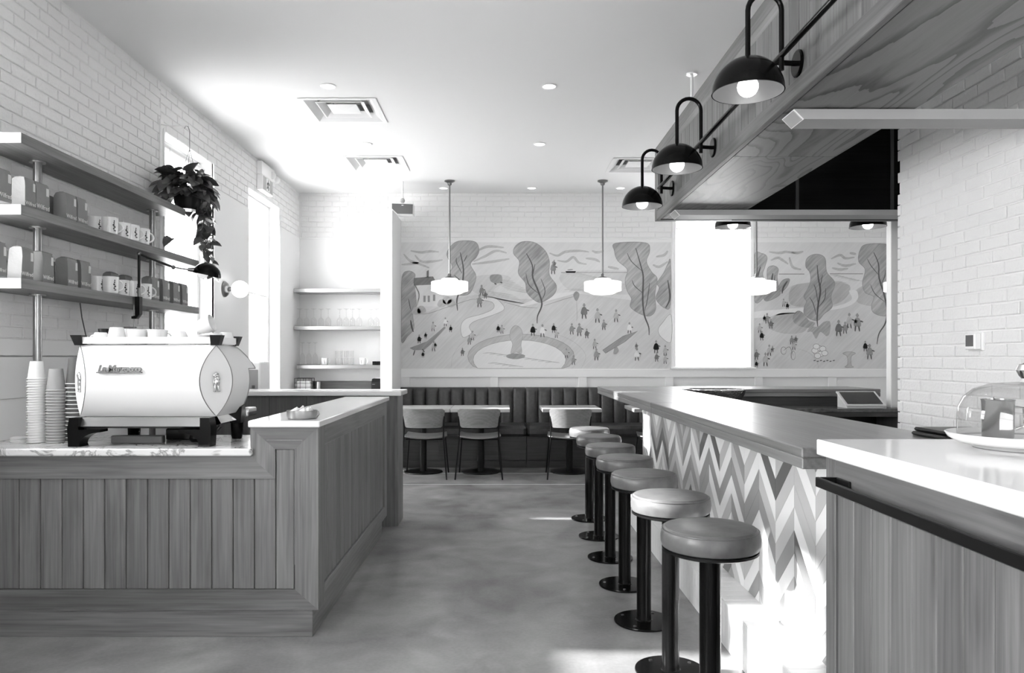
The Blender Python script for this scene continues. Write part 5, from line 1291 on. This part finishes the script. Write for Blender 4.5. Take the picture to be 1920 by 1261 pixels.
stroke(mA, 'painted_hill_line', [(945, 566), (980, 575), (1008, 577)], 1, 'grey', 8); stroke(mA, 'painted_hill_line', [(1020, 573), (1060, 560), (1075, 556)], 1, 'grey', 8)
# carriage on the hill, boat
blob(mA, 'painted_carriage', [(919, 517), (928, 514), (940, 516), (941, 528), (930, 531), (920, 527)], 'grey', 8); strokes(mA, 'painted_wheels', [[(927, 531), (931, 533)], [(938, 529), (942, 530)]], 2.5, 'line', 9)
blob(mA, 'painted_boat', [(1060, 508), (1080, 508), (1078, 511.5), (1062, 511.5)], 'black', 8, False); strokes(mA, 'painted_cabin', [[(1064, 506), (1074, 505)]], 2.5, 'grey', 8)
# fountain
ell = lambda cx, cy, a, b, n=28, s0=0, s1=2*PI: [(cx+a*math.cos(s0+(s1-s0)*i/n), cy+b*math.sin(s0+(s1-s0)*i/n)) for i in range(n+(0 if s1-s0 > 6.2 else 1))]
def cut(p): return [(x, min(y, 690.3)) for x, y in p]
blob(mA, 'painted_pool_wall', cut(ell(977, 668, 100, 42)), 'mid', 8, False, 'grey', .9)
blob(mA, 'painted_pool', cut(ell(974, 674, 87, 37)), 'white', 10, False, 'grey', .8)
strokes(mA, 'painted_pool_ripples', [[(905+13*i % 120, 662+1.9*i), (918+13*i % 120, 661+1.9*i), (932+13*i % 120, 662.5+1.9*i)] for i in range(14)], 1.3, 'mid', 12)
blob(mA, 'painted_fountain_base', [(951, 665), (966, 662), (983, 665), (982, 670), (966, 673), (951, 670)], 'grey', 13)
blob(mA, 'painted_fountain_figure', [(958, 662), (961, 645), (956, 632), (958, 618), (966, 610), (976, 615), (980, 628), (977, 645), (978, 662), (968, 660)], 'mid', 14, True, 'grey', .7)
stroke(mA, 'painted_basin_line', [(846, 690), (850, 665), (870, 640), (905, 625)], .8, 'mid', 9); stroke(mA, 'painted_basin_line', [(1040, 625), (1075, 640), (1098, 665), (1090, 690)], .8, 'mid', 9)
# table and seesaw
blob(mA, 'painted_long_table', [(768, 652), (800, 640), (833, 612), (836, 614), (808, 645), (795, 656), (775, 656)], 'grey', 8, False)
strokes(mA, 'painted_table_legs', [[(778, 656), (775, 666)], [(792, 654), (796, 660)]], 2, 'line', 9)
blob(mA, 'painted_seesaw', [(1130, 656), (1168, 630), (1196, 620), (1172, 640), (1135, 662)], 'grey', 8, False, 'line', .6); blob(mA, 'painted_pivot', [(1150, 662), (1154, 648), (1160, 656), (1156, 663)], 'grey', 9)
blob(mA, 'painted_balloon', [(1075, 552), (1080, 546), (1086, 550), (1085, 558), (1081, 564), (1077, 560)], 'grey', 8); stroke(mA, 'painted_string', [(1081, 564), (1082, 590), (1081, 602)], .6, 'grey', 8)
rm = random.Random(12)
def person(par, cx, cy, s, mt='dark', lay=16):
    """a loose brush figure: head, coat and legs"""
    blob(par, 'painted_figure', [(cx-3*s, cy), (cx-2.2*s, cy-5*s), (cx, cy-7*s), (cx+2.4*s, cy-5*s), (cx+3.2*s, cy), (cx+1*s, cy+1*s)], mt, lay)
    strokes(par, 'painted_limbs', [[(cx-1.5*s, cy), (cx-1.8*s, cy+5*s)], [(cx+1.2*s, cy), (cx+2*s, cy+5*s)], [(cx+2.4*s, cy-4*s), (cx+5*s, cy-3*s)]], 1.2*s, 'line', lay)
    blob(par, 'painted_head', [(cx-1.3*s, cy-8.5*s), (cx, cy-10.5*s), (cx+1.4*s, cy-8.5*s), (cx, cy-7*s)], 'grey', lay+1)
for (cx, cy, s, mt) in ((786, 638, 1.1, 'black'), (798, 630, .8, 'black'), (813, 652, 1.3, 'mid'), (816, 648, .7, 'black'), (845, 618, .9, 'black'), (835, 606, 1.1, 'white'), (793, 666, .8, 'black'), (812, 615, 1.2, 'mid'), (903, 548, 1.4, 'grey'), (899, 568, 1.6, 'grey'), (910, 555, 1.0, 'dark'),
                        (880, 640, 1.2, 'grey'), (867, 662, 1.0, 'dark'), (886, 632, 1.2, 'mid'), (934, 618, 1.0, 'black'), (941, 620, 1.1, 'mid'), (999, 622, 1.5, 'black'), (1017, 624, 1.6, 'white'), (1038, 618, 1.2, 'black'), (1043, 628, 1.1, 'mid'),
                        (1095, 588, 1.9, 'dark'), (1072, 620, 1.4, 'grey'), (1086, 622, 1.6, 'grey'), (1100, 628, 1.2, 'dark'), (1120, 596, 1.8, 'mid'), (1155, 596, 1.6, 'mid'), (1132, 612, 1.3, 'grey'), (1115, 648, 1.3, 'mid'), (1118, 668, 1.5, 'grey'), (1180, 618, 1.4, 'white'), (1194, 668, 1.6, 'white'), (1193, 650, .8, 'dark'),
                        (1230, 654, 1.6, 'black'), (1231, 672, 1.2, 'dark'), (1247, 660, 1.3, 'mid'), (1247, 676, 1.2, 'mid'), (1062, 665, 1.2, 'mid'), (1075, 678, 1.2, 'grey'), (1037, 506, 1.6, 'grey'), (1039, 496, .9, 'dark')):
    person(mA, cx, cy, s, mt)
mB = mural('wall_mural', 'pale park mural with blue-grey trees, right of the back window', 4.1)
blob(mB, 'mural_ground', [(1413, 454), (1715, 454), (1715, 691), (1413, 691)], 'base', 0, False)
blob(mB, 'painted_hills', [(1413, 565), (1450, 560), (1485, 535), (1520, 528), (1560, 530), (1600, 545), (1640, 530), (1715, 525), (1715, 690.5), (1413, 690.5)], 'light', 1, False)
blob(mB, 'painted_hill', [(1484, 538), (1515, 530), (1560, 528), (1593, 535), (1586, 558), (1560, 572), (1520, 575), (1482, 570)], 'mid', 2); blob(mB, 'painted_hill', [(1602, 548), (1625, 533), (1662, 535), (1715, 540), (1715, 575), (1650, 575), (1610, 568)], 'mid', 2)
blob(mB, 'painted_path', [(1413, 585), (1460, 580), (1500, 577), (1560, 575), (1596, 562), (1592, 545), (1606, 545), (1608, 560), (1590, 574), (1550, 582), (1480, 588), (1413, 596)], 'white', 3)
blob(mB, 'painted_lawn', [(1455, 590), (1480, 586), (1512, 590), (1510, 620), (1470, 625), (1440, 612)], 'mid', 3); blob(mB, 'painted_bush', [(1486, 595), (1494, 583), (1504, 585), (1516, 600), (1528, 605), (1520, 614), (1502, 612), (1490, 606)], 'tree', 4)
strokes(mB, 'painted_clouds', [[(1442, 472), (1460, 474), (1475, 472), (1490, 475)], [(1445, 488), (1458, 483), (1468, 488), (1478, 495)], [(1484, 472), (1495, 474), (1506, 471)], [(1480, 482), (1486, 500), (1502, 505)], [(1558, 485), (1575, 478), (1585, 484), (1602, 482)], [(1570, 493), (1585, 498), (1605, 494)], [(1560, 502), (1575, 505), (1590, 503)], [(1593, 474), (1605, 476)]], 5, 'mid', 2)
strokes(mB, 'painted_horizon', [[(1460, 513.5), (1508, 513.5)], [(1556, 513), (1618, 513)]], 1.6, 'grey', 2, False)
strokes(mB, 'painted_ripples', [[(1556+7*i % 45, 516+1.7*i), (1566+7*i % 45, 515.5+1.7*i), (1576+7*i % 45, 516.5+1.7*i)] for i in range(9)], 1.2, 'mid', 3)
ptree(mB, [(1414, 480), (1428, 475), (1438, 482), (1434, 500), (1430, 515), (1438, 540), (1430, 560), (1414, 562)], [(1416, 545), (1420, 520), (1426, 500)], [])
ptree(mB, [(1438, 515), (1440, 502), (1450, 498), (1459, 504), (1457, 518), (1459, 535), (1463, 550), (1450, 560), (1436, 564), (1432, 556), (1440, 540)], [(1446, 545), (1447, 525), (1449, 512)], [[(1450, 540), (1453, 515)]])
ptree(mB, [(1460, 538), (1468, 525), (1480, 523), (1476, 536), (1466, 546)], [(1466, 550), (1469, 538), (1476, 527)], [])
ptree(mB, [(1512, 486), (1522, 478), (1536, 477), (1547, 485), (1550, 510), (1565, 530), (1558, 555), (1560, 575), (1545, 588), (1534, 600), (1520, 598), (1508, 588), (1508, 575), (1512, 565), (1507, 555), (1515, 540), (1520, 525), (1518, 510), (1511, 500)], [(1533, 612), (1532, 595), (1534, 570), (1538, 545), (1534, 520), (1532, 497)], [[(1537, 540), (1542, 515)], [(1534, 572), (1530, 545), (1526, 533)], [(1535, 575), (1546, 560), (1548, 540)], [(1530, 590), (1525, 570), (1518, 557)]], lay=6)
blob(mB, 'painted_bush', [(1533, 612), (1545, 603), (1556, 603), (1556, 622), (1550, 630), (1538, 622), (1530, 635), (1522, 622), (1513, 622), (1520, 612)], 'tree', 9)
ptree(mB, [(1624, 458), (1664, 458), (1685, 470), (1680, 500), (1690, 530), (1680, 560), (1684, 580), (1660, 592), (1638, 586), (1634, 572), (1638, 556), (1622, 548), (1617, 530), (1622, 505), (1610, 490), (1612, 470)], [(1644, 645), (1648, 625), (1660, 605), (1663, 580), (1657, 550), (1648, 520), (1647, 495), (1638, 473)], [[(1647, 515), (1633, 498), (1626, 485)], [(1658, 565), (1640, 550), (1632, 533)], [(1650, 535), (1658, 520), (1660, 505)]], lay=6)
for (cx, cy, s, mt) in ((1438, 600, 1.3, 'grey'), (1445, 610, 1.2, 'dark'), (1433, 598, .8, 'black'), (1428, 632, 1.2, 'black'), (1424, 618, 1.2, 'mid'), (1469, 570, 1.0, 'mid'), (1476, 575, .9, 'black'), (1488, 650, 1.2, 'mid'), (1484, 640, 1.1, 'grey'), (1492, 638, .9, 'dark'), (1442, 660, 1.4, 'mid'), (1448, 656, .8, 'grey'), (1418, 668, 1.3, 'dark'), (1418, 684, .9, 'black'), (1435, 678, 1.7, 'mid'),
                        (1572, 620, 2.0, 'dark'), (1584, 618, 1.5, 'grey'), (1592, 606, 1.9, 'mid'), (1607, 610, 2.2, 'grey'), (1604, 604, .8, 'black'), (1622, 652, 1.3, 'black'), (1630, 664, 1.9, 'grey')):
    person(mB, cx, cy, s, mt)
mbp = [ell(1535+9*math.cos(i*2.4)*(.4+i*.11), 658+9*math.sin(i*2.4)*(.4+i*.10), 6, 5, 14) for i in range(9)]
for i, p in enumerate(mbp): blob(mB, 'painted_hat', p, 'white', 14+2*i, False, 'line', .6)
strokes(mB, 'painted_feet', [[(1525+6*i, 676+1.5*(i % 2)), (1529+6*i, 675+1.5*(i % 2))] for i in range(7)], 1.8, 'line', 14)
blob(mB, 'painted_birdbath', [(1580, 662), (1592, 659), (1604, 662), (1596, 668), (1596, 684), (1600, 688), (1584, 688), (1589, 682), (1588, 668)], 'mid', 10, True, 'grey', .8)
strokes(mB, 'painted_bicycle', [ell(1469, 657, 5, 7, 14)+[(1474, 657)], ell(1487, 666, 4, 8, 14)+[(1491, 666)], [(1469, 657), (1480, 650), (1487, 666)]], .7, 'line', 12)
stroke(mB, 'painted_hill_line', [(1490, 652), (1515, 660), (1530, 675), (1535, 690)], .9, 'mid', 5)
